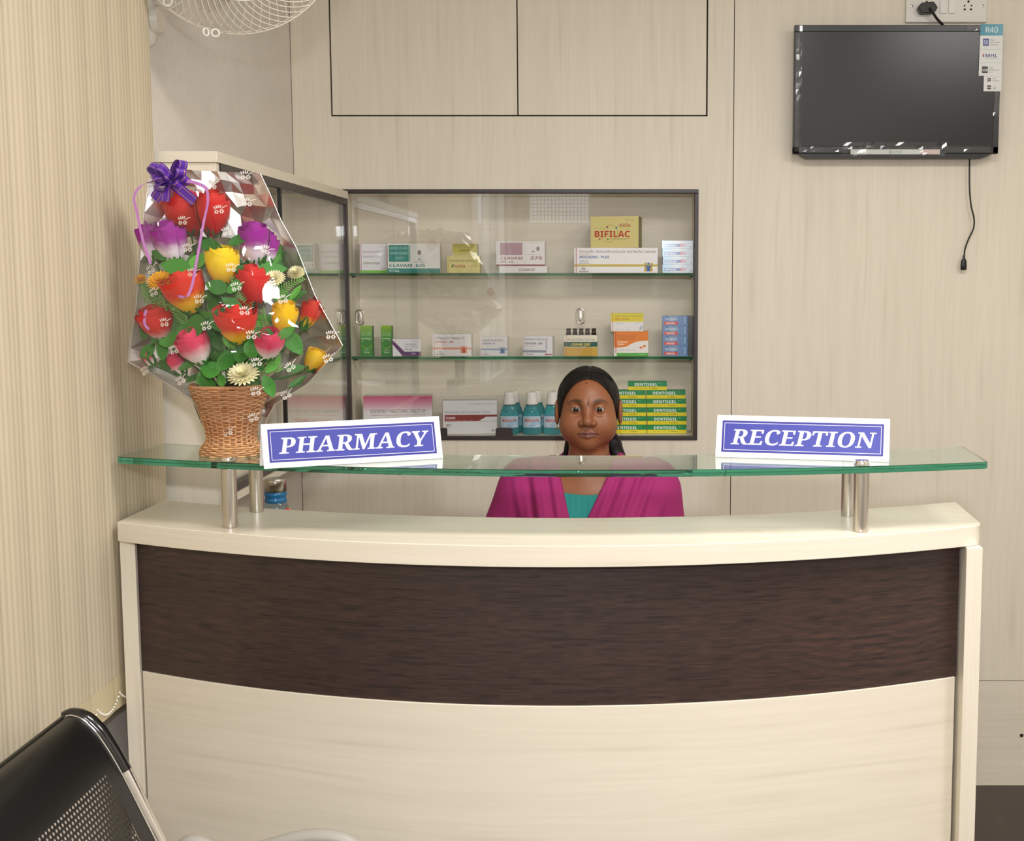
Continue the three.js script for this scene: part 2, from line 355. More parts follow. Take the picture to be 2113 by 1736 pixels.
tentCard('name_card', 'white folded card reading PHARMACY in white on blue', 'PHARMACY', [545, 968], [914, 946], 0.0735, 0.022);
tentCard('name_card', 'white folded card reading RECEPTION in white on blue', 'RECEPTION', [1476, 943], [1834, 954], 0.0735, 0.022);

// water bottle on the inner desk
{
  const c = onWallBottle();
  function onWallBottle() { return at(568, 1000, 2.6); }
  const t = thing('water_bottle', 'clear plastic water bottle with steel cap behind the counter', 'bottle', V(c.x, 0.8255, c.z));
  const top = at(568, 987, 2.6).y - 0.8255, r = 0.0225;
  const plastic = phys({ color: 0xdcebf2, transmission: 1, thickness: 0, roughness: 0.03, ior: 1.45 });
  mesh('body', lathe([[0, 0.001], [0.030, 0.001], [0.033, 0.006], [0.033, top - 0.10], [0.029, top - 0.08], [0.0255, top - 0.055], [0.021, top - 0.047]], 32), plastic, t);
  mesh('water', lathe([[0, 0.004], [0.030, 0.005], [0.0315, 0.009], [0.0315, top - 0.14], [0, top - 0.14]], 24), phys({ color: 0xbcd6e6, transmission: 1, thickness: 0.05, ior: 1.33, roughness: 0 }), t);
  mesh('neck_ring', lathe([[0.019, top - 0.049], [0.0225, top - 0.047], [0.0225, top - 0.042], [0.0205, top - 0.040], [0.0205, top - 0.036], [0.0225, top - 0.034], [0.0222, top - 0.028], [0.019, top - 0.026]], 32), phys({ color: 0x2e7fb4, roughness: 0.2, transmission: 0.4, thickness: 0 }), t).userData.label = 'blue plastic neck';
  mesh('cap', lathe([[0, top - 0.026], [r, top - 0.026], [r, top - 0.003], [r * 0.93, top - 0.0006], [r * 0.9, top], [0, top]], 32), M.steel, t).userData.label = 'steel screw cap';
  const tagMap = canvasMap(64, 128, (x) => { x.fillStyle = '#c2492f'; x.fillRect(0, 0, 64, 128); x.strokeStyle = '#f5e8dc'; x.lineWidth = 5; for (const y of [48, 66]) { x.beginPath(); for (let i = 0; i < 9; i++) x.lineTo(16 + i * 4, y + (i % 2 ? -7 : 5) + i); x.stroke(); } });
  const tg = mesh('hang_tag', new THREE.SphereGeometry(0.012, 16, 12).scale(0.6, 1.05, 0.12), std({ map: tagMap, roughness: 0.5 }), t);
  tg.position.set(0.031, top - 0.068, 0.02); tg.rotation.z = 0.3; tg.userData.label = 'red oval tag';
}

// ---------------------------------------------------------------- display cabinet let into the back wall
const DEEP = 0.165, FR = 0.0118;
const inner = { x0: cab.x0 + FR, x1: cab.x1 - FR, y0: cab.y0 + FR, y1: cab.y1 - FR };
const SH1 = at(1076, 563.5, WALL + 0.03).y, SH2 = at(1076, 735.5, WALL + 0.03).y, SH3 = inner.y0 + 0.0005;
function stadium(w, h, r, z = 0) {   // ring handle: stadium path, thin round bar
  const pts = [], hw = w / 2, hh = h / 2 - hw;
  for (let k = 0; k <= 10; k++) { const a = PI * k / 10; pts.push(V(hw * Math.cos(a), hh + hw * Math.sin(a), z)); }
  for (let k = 0; k <= 10; k++) { const a = PI + PI * k / 10; pts.push(V(hw * Math.cos(a), -hh + hw * Math.sin(a), z)); }
  return new THREE.TubeGeometry(new THREE.CatmullRomCurve3(pts, true, 'catmullrom', 0.3), 80, r, 8, true);
}
function fingerPull(parent) {
  const h = group('finger_pull', parent);
  mesh('ring', stadium(0.0225, 0.044, 0.0026), M.chrome, h);
  mesh('cup', new THREE.SphereGeometry(0.008, 16, 10).scale(0.75, 2, 0.12), M.steel, h);
  return h;
}
const shelfGlass = phys({ color: 0xffffff, transmission: 1, thickness: 0.008, roughness: 0, ior: 1.5, attenuationColor: new THREE.Color().setRGB(0.10, 0.42, 0.27), attenuationDistance: 0.012 });
const sheetGlass = phys({ color: 0xf3faf6, transmission: 1, thickness: 0, roughness: 0, ior: 1.5 });
{
  const t = thing('display_cabinet', 'recessed pharmacy cabinet with dark frame and sliding glass in the back wall', 'cabinet', null);
  const zb = Z0 - DEEP;
  mesh('back_board', box(inner.x0 - 0.01, inner.x1 + 0.01, inner.y0 - 0.01, inner.y1 + 0.01, zb - 0.012, zb), M.laminateFlat, t);
  for (const [a, b] of [[inner.x0 - 0.012, inner.x0 - 0.0004], [inner.x1 + 0.0004, inner.x1 + 0.012]]) mesh('side_board', box(a, b, inner.y0 - 0.01, inner.y1 + 0.01, zb, Z0 - 0.0005), M.laminate, t);
  mesh('top_board', box(inner.x0, inner.x1, inner.y1, inner.y1 + 0.012, zb, Z0 - 0.0005), M.laminateFlat, t);
  mesh('bottom_board', box(inner.x0, inner.x1, inner.y0 - 0.012, inner.y0, zb, Z0 - 0.0005), M.laminateFlat, t);
  const f0 = Z0 - 0.012, f1 = Z0 + 0.007;
  mesh('frame_rail', box(cab.x0, cab.x1, cab.y1 - FR, cab.y1, f0, f1, 0.002), M.darkFrame, t);
  mesh('frame_rail', box(cab.x0, cab.x1, cab.y0, cab.y0 + FR, f0, f1, 0.002), M.darkFrame, t);
  mesh('frame_stile', box(cab.x0, cab.x0 + FR, cab.y0 + FR, cab.y1 - FR, f0, f1, 0.002), M.darkFrame, t);
  mesh('frame_stile', box(cab.x1 - FR, cab.x1, cab.y0 + FR, cab.y1 - FR, f0, f1, 0.002), M.darkFrame, t);
  for (const y of [SH1, SH2]) { const g = group('glass_shelf', t); mesh('sheet', box(inner.x0 + 0.0008, inner.x1 - 0.0008, y - 0.0085, y, zb + 0.002, Z0 - 0.0301), sheetGlass, g); mesh('polished_edge', box(inner.x0 + 0.0008, inner.x1 - 0.0008, y - 0.0085, y, Z0 - 0.03, Z0 - 0.022, 0.0008), shelfGlass, g).userData.label = 'green polished glass edge'; }
  for (const y of [SH1, SH2]) for (const x of [inner.x0 + 0.006, inner.x1 - 0.006]) mesh('shelf_pin', box(x - 0.005, x + 0.005, y - 0.0135, y - 0.009, Z0 - 0.06, Z0 - 0.05), M.blackPlastic, t);
  const l = [wx(722, 650), wx(1088, 650)], r = [wx(846, 650), wx(1222, 650)];
  const pa = group('sliding_pane', t), pb = group('sliding_pane', t);
  mesh('glass', box(l[0], l[1], inner.y0 + 0.001, inner.y1 - 0.001, Z0 - 0.0155, Z0 - 0.0115), M.pane, pa);
  mesh('glass', box(r[0], r[1], inner.y0 + 0.001, inner.y1 - 0.001, Z0 - 0.008, Z0 - 0.004), M.pane, pb);
  fingerPull(pa).position.set(wx(741, 655), wy(741, 655), Z0 - 0.0095);
  fingerPull(pb).position.set(wx(1197.5, 652.5), wy(1197.5, 652.5), Z0 - 0.002);
  for (const [u0, u1] of [[908, 923], [1023, 1058]]) mesh('track_block', slabFace([[wx(u0, 890), inner.y0 - 0.001], [wx(u1, 890), inner.y0 - 0.001], [wx(u1, 890), inner.y0 + 0.021], [wx(u1 - 3, 890), inner.y0 + 0.0245], [wx(u0 + 3, 890), inner.y0 + 0.0245], [wx(u0, 890), inner.y0 + 0.021]], Z0 - 0.003, Z0 + 0.005), M.darkFrame, t);
}
function slabFace(pts, z0, z1) {
  return boxUV(new THREE.ExtrudeGeometry(new THREE.Shape(pts.map((p) => new THREE.Vector2(p[0], p[1]))), { depth: z1 - z0, bevelEnabled: false }).translate(0, 0, z0));
}

// ---------------------------------------------------------------- glazed cabinet on the left wall
{
  const t = thing('side_cabinet', 'wall cabinet with sliding glass doors on the left wall behind the flowers', 'cabinet', null);
  const X1 = -0.83, x0 = LEFT + 0.001, zN = -2.67, zF = Z0 + 0.012, y0 = 1.085, y1 = 1.803;
  mesh('top_board', box(x0, X1 + 0.004, y1 - 0.022, y1, zF, zN + 0.006, 0.001), M.laminateFlat, t);
  mesh('end_panel', box(x0, X1, y0, y1 - 0.0225, zN - 0.02, zN, 0.001), M.laminate, t);
  mesh('end_panel', box(x0, X1, y0, y1 - 0.0225, zF, zF + 0.018), M.laminate, t);
  mesh('bottom_board', box(x0, X1, y0, y0 + 0.02, zF + 0.018, zN - 0.02, 0.001), M.laminateFlat, t);
  mesh('back_board', box(x0, x0 + 0.006, y0 + 0.02, y1 - 0.0225, zF + 0.018, zN - 0.02), M.laminate, t);
  const fx0 = X1 - 0.02, fx1 = X1 + 0.003, a = zF + 0.004, b = zN - 0.022;
  mesh('frame_rail', box(fx0, fx1, y1 - 0.040, y1 - 0.0226, a, b), M.darkFrame, t);
  mesh('frame_rail', box(fx0, fx1, y0 + 0.0205, y0 + 0.036, a, b), M.darkFrame, t);
  mesh('frame_stile', box(fx0, fx1, y0 + 0.036, y1 - 0.040, a, a + 0.02), M.darkFrame, t);
  mesh('frame_stile', box(fx0, fx1, y0 + 0.036, y1 - 0.040, b - 0.02, b), M.darkFrame, t);
  const zm = -3.16;
  const p1 = group('sliding_door', t), p2 = group('sliding_door', t);
  mesh('glass', box(X1 - 0.006, X1 - 0.002, y0 + 0.037, y1 - 0.041, a + 0.021, zm - 0.004), M.pane, p1);
  mesh('edge_strip', box(X1 - 0.008, X1, y0 + 0.037, y1 - 0.041, zm - 0.004, zm + 0.008), M.blackEdge, p1);
  mesh('glass', box(X1 - 0.016, X1 - 0.012, y0 + 0.037, y1 - 0.041, zm - 0.02, b - 0.021), M.pane, p2);
  const pull = fingerPull(p1); pull.position.set(X1 + 0.0015, at(700, 655, 3.76).y, -3.76); pull.rotation.y = PI / 2;
  for (const y of [SH1 - 0.002, SH2]) { const g = group('glass_shelf', t); mesh('sheet', box(x0 + 0.008, X1 - 0.0331, y - 0.008, y, zF + 0.019, zN - 0.021), sheetGlass, g); mesh('polished_edge', box(X1 - 0.033, X1 - 0.025, y - 0.008, y, zF + 0.019, zN - 0.021), shelfGlass, g); }
}

// ---------------------------------------------------------------- medicine cartons
function write(x, str, px, py, size, color, o = {}) {
  x.save(); x.fillStyle = color; x.font = `${o.bold ? 'bold ' : ''}${size}px ${o.font ?? 'sans-serif'}`; x.textBaseline = 'alphabetic'; x.textAlign = o.align ?? 'left';
  const k = o.width ? o.width / x.measureText(str).width : 1;
  x.translate(px, py); x.transform(k, 0, o.slant ? -0.22 : 0, 1, 0, 0); x.fillText(str, 0, 0); x.restore();
}
function lines(x, px, py, w, n, step, color, h = 2) { x.fillStyle = color; for (let i = 0; i < n; i++) for (let q = 0; q < w; q += 9) if (noise(q * 0.37 + i * 5, i + px) > 0.3) x.fillRect(px + q, py + i * step, 6, h); }
function script(x, px, py, h, color, word) {   // headline letters drawn stroke by stroke
  x.save(); x.translate(px, py); x.scale(h, h); x.strokeStyle = color; x.lineWidth = 0.1; x.lineCap = 'round';
  const go = (pts) => { x.beginPath(); pts.forEach(([a, b], i) => (i ? x.lineTo(a, b) : x.moveTo(a, b))); x.stroke(); };
  const ring = (a, b, r) => { x.beginPath(); x.arc(a, b, r, 0, 2 * PI); x.stroke(); };
  let p = 0;
  for (const c of word) {
    const w = { b: 0.75, i: 0.3, f: 0.85, l: 0.8, e: 0, k: 0.85, s: 0.8, u: 0, m: 0.75, o: 0.35, t: 0.7, y: 0.7 }[c] ?? 0.7;
    go([[p, 0], [p + w, 0]]);
    if (c === 'b') { ring(p + 0.3, 0.45, 0.22); go([[p + 0.6, 0], [p + 0.6, 0.9]]); }
    if (c === 'i') { go([[p + 0.1, 0], [p + 0.1, 0.9]]); x.beginPath(); x.arc(p + 0.45, 0, 0.36, PI, 1.85 * PI); x.stroke(); }
    if (c === 'f' || c === 'k') { ring(p + 0.22, 0.5, 0.17); go([[p + 0.45, 0], [p + 0.45, 0.9]]); go([[p + 0.45, 0.4], [p + 0.7, 0.35], [p + 0.78, 0.55], [p + 0.68, 0.75]]); }
    if (c === 'l') { ring(p + 0.2, 0.6, 0.17); go([[p + 0.36, 0.6], [p + 0.5, 0.3], [p + 0.66, 0.4]]); go([[p + 0.66, 0], [p + 0.66, 0.9]]); }
    if (c === 'e') go([[p - 0.15, -0.05], [p - 0.3, -0.32]]);
    if (c === 's') { go([[p + 0.1, 0], [p + 0.32, 0.2], [p + 0.1, 0.45], [p + 0.4, 0.85]]); go([[p + 0.65, 0], [p + 0.65, 0.9]]); go([[p + 0.3, 0.42], [p + 0.65, 0.42]]); }
    if (c === 'u') go([[p - 0.2, 0.95], [p - 0.42, 1.1], [p - 0.1, 1.25]]);
    if (c === 'm') { go([[p + 0.15, 0], [p + 0.15, 0.55]]); ring(p + 0.15, 0.68, 0.12); go([[p + 0.27, 0.62], [p + 0.6, 0.62]]); go([[p + 0.6, 0], [p + 0.6, 0.9]]); }
    if (c === 'o') { go([[p + 0.2, 0], [p + 0.2, 0.9]]); go([[p + 0.2, -0.03], [p - 0.05, -0.35]]); }
    if (c === 't') { go([[p + 0.5, 0], [p + 0.5, 0.9]]); go([[p + 0.5, 0.35], [p + 0.2, 0.4], [p + 0.15, 0.65], [p + 0.35, 0.8]]); }
    if (c === 'y') { go([[p + 0.5, 0], [p + 0.5, 0.9]]); go([[p + 0.1, 0.1], [p + 0.12, 0.5], [p + 0.5, 0.6]]); }
    p += w;
  }
  x.restore();
}
function figure(x, px, py, s, color, arms) {   // maker's mark: a figure between raised arms
  x.fillStyle = arms; x.beginPath(); x.moveTo(px - s * 0.5, py); x.lineTo(px - s * 0.42, py - s * 0.55); x.lineTo(px + s * 0.42, py - s * 0.55); x.lineTo(px + s * 0.5, py); x.closePath(); x.fill();
  x.fillStyle = color; x.beginPath(); x.moveTo(px - s * 0.18, py); x.lineTo(px - s * 0.18, py - s * 0.4); x.lineTo(px - s * 0.42, py - s * 0.72); x.lineTo(px, py - s * 0.6); x.lineTo(px + s * 0.42, py - s * 0.72); x.lineTo(px + s * 0.18, py - s * 0.4); x.lineTo(px + s * 0.18, py); x.closePath(); x.fill();
  for (const [q, c] of [[-0.34, arms], [0, color], [0.34, arms]]) { x.fillStyle = c; x.beginPath(); x.arc(px + q * s, py - s * 0.85, s * 0.13, 0, 7); x.fill(); }
}
const rough = 0.45;
// rect = [u0, v0, u1, v1] of the front face in the photo; base = height it stands on
function carton(name, label, rect, base, o, draw) {
  const d = WALL + (o.back ?? 0.03), a = at(rect[0], rect[3], d), b = at(rect[2], rect[1], d);
  const w = (b.x - a.x) * (o.stretch ?? 1), h = b.y - a.y, dep = o.deep ?? 0.045;
  const t = tagCarton(name, label, o);
  const W = 512, H = Math.max(64, Math.round(512 * h / w));
  const map = o.map ?? canvasMap(H > 1100 ? 256 : W, H > 1100 ? Math.round(H / 2) : H, (x, cw, chh) => { x.save(); x.scale(cw / 100, chh / 100); x.restore(); draw(x, cw, chh); });
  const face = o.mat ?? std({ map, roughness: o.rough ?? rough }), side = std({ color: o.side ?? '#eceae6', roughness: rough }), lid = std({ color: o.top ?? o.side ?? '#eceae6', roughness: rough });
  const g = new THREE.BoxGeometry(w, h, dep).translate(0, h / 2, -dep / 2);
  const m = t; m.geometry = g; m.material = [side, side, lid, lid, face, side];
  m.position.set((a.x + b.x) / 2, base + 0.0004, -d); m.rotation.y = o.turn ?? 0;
  m.userData.height = undefined; delete m.userData.height;
  return { top: base + 0.0004 + h, mesh: m, map, face };
}
function tagCarton(name, label, o) { const m = mesh(name, new THREE.BufferGeometry(), M.card); return tag(m, label, 'carton', o.group); }
const teal = '#1d8b80', maroon = '#8c3f47';
// top shelf
carton('medicine_carton', 'white carton with green foot band at the end of the top shelf', [744, 503, 798, 562.5], SH1, { turn: 0.33, deep: 0.055, back: 0.055, side: '#d9d7dc' }, (x, W, H) => {
  x.fillStyle = '#edebf0'; x.fillRect(0, 0, W, H); x.fillStyle = '#6fbf1e'; x.fillRect(0, H * 0.91, W, H); x.fillStyle = '#b9566b'; x.fillRect(W * 0.03, 0, W * 0.02, H * 0.9);
  write(x, 'Paracetamol & Tramadol', W * 0.1, H * 0.3, H * 0.1, '#77747e', { width: W * 0.78 }); write(x, 'Hydrochloride Tablets', W * 0.1, H * 0.47, H * 0.1, '#77747e', { width: W * 0.68 });
  write(x, 'Ultra Plus', W * 0.1, H * 0.7, H * 0.12, '#5c7a1f', { bold: 1, slant: 1, width: W * 0.6 }); lines(x, W * 0.1, H * 0.76, W * 0.24, 1, 8, '#444', 5); lines(x, W * 0.66, H * 0.08, W * 0.25, 1, 8, '#777', 4); write(x, 'X/20%', W * 0.77, H * 0.87, H * 0.06, '#c34c5c', { bold: 1 });
});
carton('medicine_carton', 'white carton with large teal square and teal foot band', [800, 502, 907, 562.5], SH1, { deep: 0.06, back: 0.04, turn: 0.04 }, (x, W, H) => {
  x.fillStyle = '#eef0ea'; x.fillRect(0, 0, W, H); x.fillStyle = teal; x.fillRect(W * 0.03, H * 0.05, W * 0.38, H * 0.57); x.fillRect(0, H * 0.85, W, H * 0.15); x.fillRect(W * 0.42, H * 0.05, W * 0.015, H * 0.57); x.fillStyle = '#a34a4a'; x.fillRect(0, 0, W * 0.008, H * 0.85);
  for (const [i, s] of ['AMOXICILLIN AND', 'POTASSIUM CLAVULANATE', 'TABLETS IP'].entries()) write(x, s, W * (i === 2 ? 0.15 : 0.05), H * (0.2 + i * 0.17), H * 0.12, '#bfe0da', { width: W * (i === 2 ? 0.17 : 0.34) });
  write(x, 'CLAVAM  625', W * 0.03, H * 0.8, H * 0.15, '#12756c', { bold: 1, width: W * 0.69 }); lines(x, W * 0.48, H * 0.62, W * 0.24, 1, 6, '#333', 3);
  x.fillStyle = '#77777a'; x.beginPath(); x.ellipse(W * 0.61, H * 0.3, W * 0.035, H * 0.08, 0, 0, 7); x.fill(); write(x, '-a-', W * 0.58, H * 0.56, H * 0.09, '#333', { bold: 1 }); script(x, W * 0.03, H * 0.89, H * 0.08, '#e8f3ee', 'klym'); lines(x, W * 0.75, H * 0.06, W * 0.2, 1, 6, '#888', 3);
  write(x, '625', W * 0.15, H * 0.97, H * 0.08, '#fff', { bold: 1 });
});
const niz = carton('medicine_carton', 'pale yellow carton with a red name under a small olive carton', [923, 528, 990, 562.5], SH1, { side: '#d8cd84', back: 0.04 }, (x, W, H) => {
  x.fillStyle = '#e6dc8d'; x.fillRect(0, 0, W, H); x.fillStyle = '#b9a02e'; x.fillRect(W * 0.04, 0, W * 0.015, H);
  write(x, 'Nimesulide in Beta Cyclodextrin', W * 0.07, H * 0.34, H * 0.2, '#6b6333', { width: W * 0.78 }); write(x, 'NIZER', W * 0.22, H * 0.69, H * 0.22, '#b2331f', { bold: 1, width: W * 0.34 }); x.fillStyle = '#3f7d2b'; x.beginPath(); x.ellipse(W * 0.165, H * 0.58, W * 0.03, H * 0.12, 0.5, 0, 7); x.fill(); lines(x, W * 0.62, H * 0.6, W * 0.28, 1, 5, '#b2331f', 6); lines(x, W * 0.47, H * 0.73, W * 0.1, 1, 5, '#554', 4);
});
carton('medicine_carton', 'small olive yellow carton lying on a pale yellow carton', [934, 502, 984, 527], niz.top, { side: '#a39a3a', top: '#c9c070', back: 0.045 }, (x, W, H) => {
  const g = x.createLinearGradient(0, 0, 0, H); g.addColorStop(0, '#a89c1e'); g.addColorStop(0.6, '#c1b82f'); g.addColorStop(1, '#dfdca0'); x.fillStyle = g; x.fillRect(0, 0, W, H); lines(x, W * 0.15, H * 0.26, W * 0.7, 1, 5, '#80761c', 8); write(x, 'PARKITIN', W * 0.28, H * 0.62, H * 0.2, '#4b4514', { bold: 1, width: W * 0.44 }); lines(x, W * 0.08, H * 0.82, W * 0.5, 1, 5, '#7a7440', 8);
});
const cl2 = carton('medicine_carton', 'flat white carton with maroon lettering under a taller one', [1030, 548.5, 1129, 562.5], SH1, { deep: 0.07, back: 0.032 }, (x, W, H) => { x.fillStyle = '#f0eeee'; x.fillRect(0, 0, W, H); write(x, 'CLAVAM 375', W * 0.4, H * 0.72, H * 0.5, maroon, { bold: 1, slant: 1, width: W * 0.34 }); });
carton('medicine_carton', 'white carton with a dusky rose square and maroon lettering', [1024, 497, 1124, 548], cl2.top, { deep: 0.06, back: 0.036 }, (x, W, H) => {
  x.fillStyle = '#eeecea'; x.fillRect(0, 0, W, H); x.fillStyle = '#b48d9a'; x.fillRect(W * 0.08, H * 0.06, W * 0.46, H * 0.5); x.fillStyle = maroon; x.fillRect(0, H * 0.94, W, H * 0.06);
  write(x, 'CLAVAM', W * 0.08, H * 0.74, H * 0.16, maroon, { bold: 1, slant: 1, width: W * 0.46 }); write(x, '375', W * 0.68, H * 0.74, H * 0.17, maroon, { bold: 1, slant: 1, width: W * 0.27 }); script(x, W * 0.08, H * 0.8, H * 0.08, maroon, 'klym'); write(x, '375', W * 0.26, H * 0.88, H * 0.1, maroon, { bold: 1 });
  x.fillStyle = '#8d8b8b'; x.beginPath(); x.ellipse(W * 0.86, H * 0.3, W * 0.035, H * 0.09, 0, 0, 7); x.fill(); write(x, '-a-', W * 0.72, H * 0.45, H * 0.13, '#333', { bold: 1 }); lines(x, W * 0.62, H * 0.54, W * 0.3, 1, 6, '#555', 3); lines(x, W * 0.7, H * 0.06, W * 0.25, 1, 6, '#888', 3);
});
const mox = carton('medicine_carton', 'wide white carton with a mustard stripe under a gold carton', [1185, 511, 1357, 562.5], SH1, { deep: 0.075, back: 0.03, side: '#b9bcc4' }, (x, W, H) => {
  x.fillStyle = '#f4f2f1'; x.fillRect(0, 0, W, H); x.fillStyle = '#c9b23c'; x.fillRect(0, H * 0.66, W, H * 0.09); x.fillStyle = '#c4727a'; x.fillRect(W * 0.02, 0, W * 0.009, H);
  write(x, 'Amoxycillin, Dicloxacillin and Lactic Acid Bacillus Capsules', W * 0.06, H * 0.19, H * 0.13, '#5e6374', { width: W * 0.92 }); write(x, 'MOXIKIND - PLUS', W * 0.06, H * 0.42, H * 0.145, '#2f5a98', { bold: 1, width: W * 0.36 }); lines(x, W * 0.06, H * 0.25, W * 0.11, 1, 5, '#c4525a', 3);
  script(x, W * 0.065, H * 0.5, H * 0.075, '#6d93b8', 'mkstyl'); lines(x, W * 0.06, H * 0.6, W * 0.12, 1, 5, '#888', 4); write(x, 'Mankind', W * 0.06, H * 0.97, H * 0.09, '#333', { bold: 1, width: W * 0.11 }); x.strokeStyle = '#444'; x.lineWidth = 4; x.beginPath(); x.ellipse(W * 0.11, H * 0.83, W * 0.018, H * 0.04, 0, 0, 7); x.stroke(); figure(x, W * 0.89, H * 0.94, H * 0.36, '#2f62a6', '#c9a93a');
});
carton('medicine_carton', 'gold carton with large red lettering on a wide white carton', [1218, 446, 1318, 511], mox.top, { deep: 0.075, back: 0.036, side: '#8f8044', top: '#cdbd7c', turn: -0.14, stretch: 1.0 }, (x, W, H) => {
  x.fillStyle = '#dccf86'; x.fillRect(0, 0, W, H);
  x.strokeStyle = '#a89a2e'; x.lineWidth = 4; x.beginPath(); x.ellipse(W * 0.4, H * 0.55, W * 0.15, H * 0.29, 0.55, 0, 7); x.stroke(); write(x, 'BIFILAC', W * 0.07, H * 0.66, H * 0.27, '#b8241c', { bold: 1, width: W * 0.76 }); script(x, W * 0.59, H * 0.26, H * 0.1, '#a9402a', 'bifilek');
  for (const [a, b, c] of [[0.35, 0.34, '#8a3a6a'], [0.54, 0.36, '#3a6fa6'], [0.19, 0.73, '#b8443a'], [0.36, 0.73, '#7d7a2c']]) { x.fillStyle = c; x.beginPath(); x.arc(W * a, H * b, H * 0.03, 0, 7); x.fill(); } lines(x, W * 0.4, H * 0.7, W * 0.42, 2, 10, '#6d6434', 4); lines(x, W * 0.07, H * 0.37, W * 0.22, 1, 5, '#6d6434', 4); lines(x, W * 0.72, H * 0.11, W * 0.18, 1, 5, '#6d6434', 4);
});
const muco = canvasMap(512, 150, (x, W, H) => {
  const g = x.createLinearGradient(0, 0, W, 0); g.addColorStop(0, '#8fc0dc'); g.addColorStop(0.45, '#dfe8ef'); g.addColorStop(1, '#c8d8e6'); x.fillStyle = g; x.fillRect(0, 0, W, H); x.fillStyle = '#5470a8'; x.fillRect(W * 0.05, H * 0.42, W * 0.55, H * 0.34);
  write(x, 'MUCOPAIN', W * 0.08, H * 0.7, H * 0.27, '#eef4fa', { bold: 1, width: W * 0.36 }); x.fillStyle = '#c22a33'; for (let i = 0; i < 4; i++) { x.save(); x.translate(W * (0.6 + i * 0.055), H * 0.58); x.transform(1, 0, -0.5, 1, 0, 0); x.fillRect(-W * 0.02, -H * 0.22, W * 0.035 * (1 - i * 0.15), H * 0.44); x.restore(); } lines(x, W * 0.08, H * 0.83, W * 0.42, 1, 6, '#556', 6); x.fillStyle = '#b8343a'; x.fillRect(W * 0.92, H * 0.7, W * 0.03, H * 0.14);
});
const film = phys({ map: muco, roughness: 0.25, clearcoat: 1, clearcoatRoughness: 0.12 });
let y = SH1;
for (let i = 0; i < 4; i++) y = carton('tube_carton', `glossy pale blue tube carton, ${['bottom', 'second from the bottom', 'third from the bottom', 'topmost'][i]} of its stack on the top shelf`, [1367 + (i === 3 ? -1 : i % 2), 546 - i * 17.8, 1430, 563 - i * 17.8 + (i ? -0.8 : 0)], y, { mat: film, map: muco, deep: 0.03, back: 0.035, group: 'pale blue tube cartons in a stack', side: '#cfdbe6', top: '#bcd6e6' }).top;

// middle shelf
const greenFace = canvasMap(180, 512, (x, W, H) => {
  const g = x.createLinearGradient(0, 0, 0, H); g.addColorStop(0, '#9ac21f'); g.addColorStop(0.22, '#5aa524'); g.addColorStop(0.5, '#2b8a2e'); x.fillStyle = g; x.fillRect(0, 0, W, H);
  lines(x, 14, 100, W - 28, 5, 17, '#d9ecc2', 7); write(x, 'Sensoform', 12, 232, 30, '#f1f7e6', { bold: 1, width: W - 30 }); lines(x, 120, 245, 45, 1, 5, '#e8f2dc', 7); x.strokeStyle = '#b8d51f'; x.lineWidth = 7; x.beginPath(); x.arc(W * 0.5, 300, 85, 0.3, 2.6); x.stroke(); lines(x, 40, 400, W - 80, 3, 15, '#cfe6c2', 6); write(x, 'Tablets', 45, 470, 30, '#f1f7e6', { bold: 1, width: W - 85 }); x.fillStyle = '#fff'; x.fillRect(22, 255, 16, 16);
});
for (const [u0, u1, l] of [[744.5, 767.5, 'tall green carton at the left end of the middle shelf'], [787, 807.5, 'tall green carton beside a white and purple carton']]) carton('toothpaste_carton', l, [u0, 675, u1, 736], SH2, { map: greenFace, side: '#2d7a2a', top: '#a8cc3a', deep: 0.03, back: 0.07 });
carton('medicine_carton', 'white carton with a purple corner sash on the middle shelf', [811, 701, 868, 736], SH2, { deep: 0.03, back: 0.05, turn: 0.12, side: '#d6d3dc' }, (x, W, H) => {
  x.fillStyle = '#eeecef'; x.fillRect(0, 0, W, H); x.fillStyle = '#5c2b66'; x.beginPath(); x.moveTo(-5, H * 0.05); x.lineTo(W * 0.42, H * 0.76); x.lineTo(W, H * 0.76); x.lineTo(W, H); x.lineTo(W * 0.34, H); x.lineTo(-5, H * 0.3); x.fill(); x.strokeStyle = '#c0506e'; x.lineWidth = 4; x.beginPath(); x.moveTo(W * 0.1, 0); x.lineTo(W * 0.1, H * 0.35); x.stroke();
  write(x, 'CARBAMAZEPINE', W * 0.42, H * 0.37, H * 0.13, '#8b8592', { width: W * 0.42 }); write(x, 'TABLETS IP 200 MG', W * 0.42, H * 0.5, H * 0.1, '#8b8592', { width: W * 0.45 }); write(x, 'ZEN-200', W * 0.42, H * 0.66, H * 0.11, '#333', { bold: 1 }); lines(x, W * 0.72, H * 0.13, W * 0.22, 1, 5, '#888', 5); x.fillStyle = '#a58bb0'; x.fillRect(W * 0.66, H * 0.82, W * 0.16, H * 0.1);
});
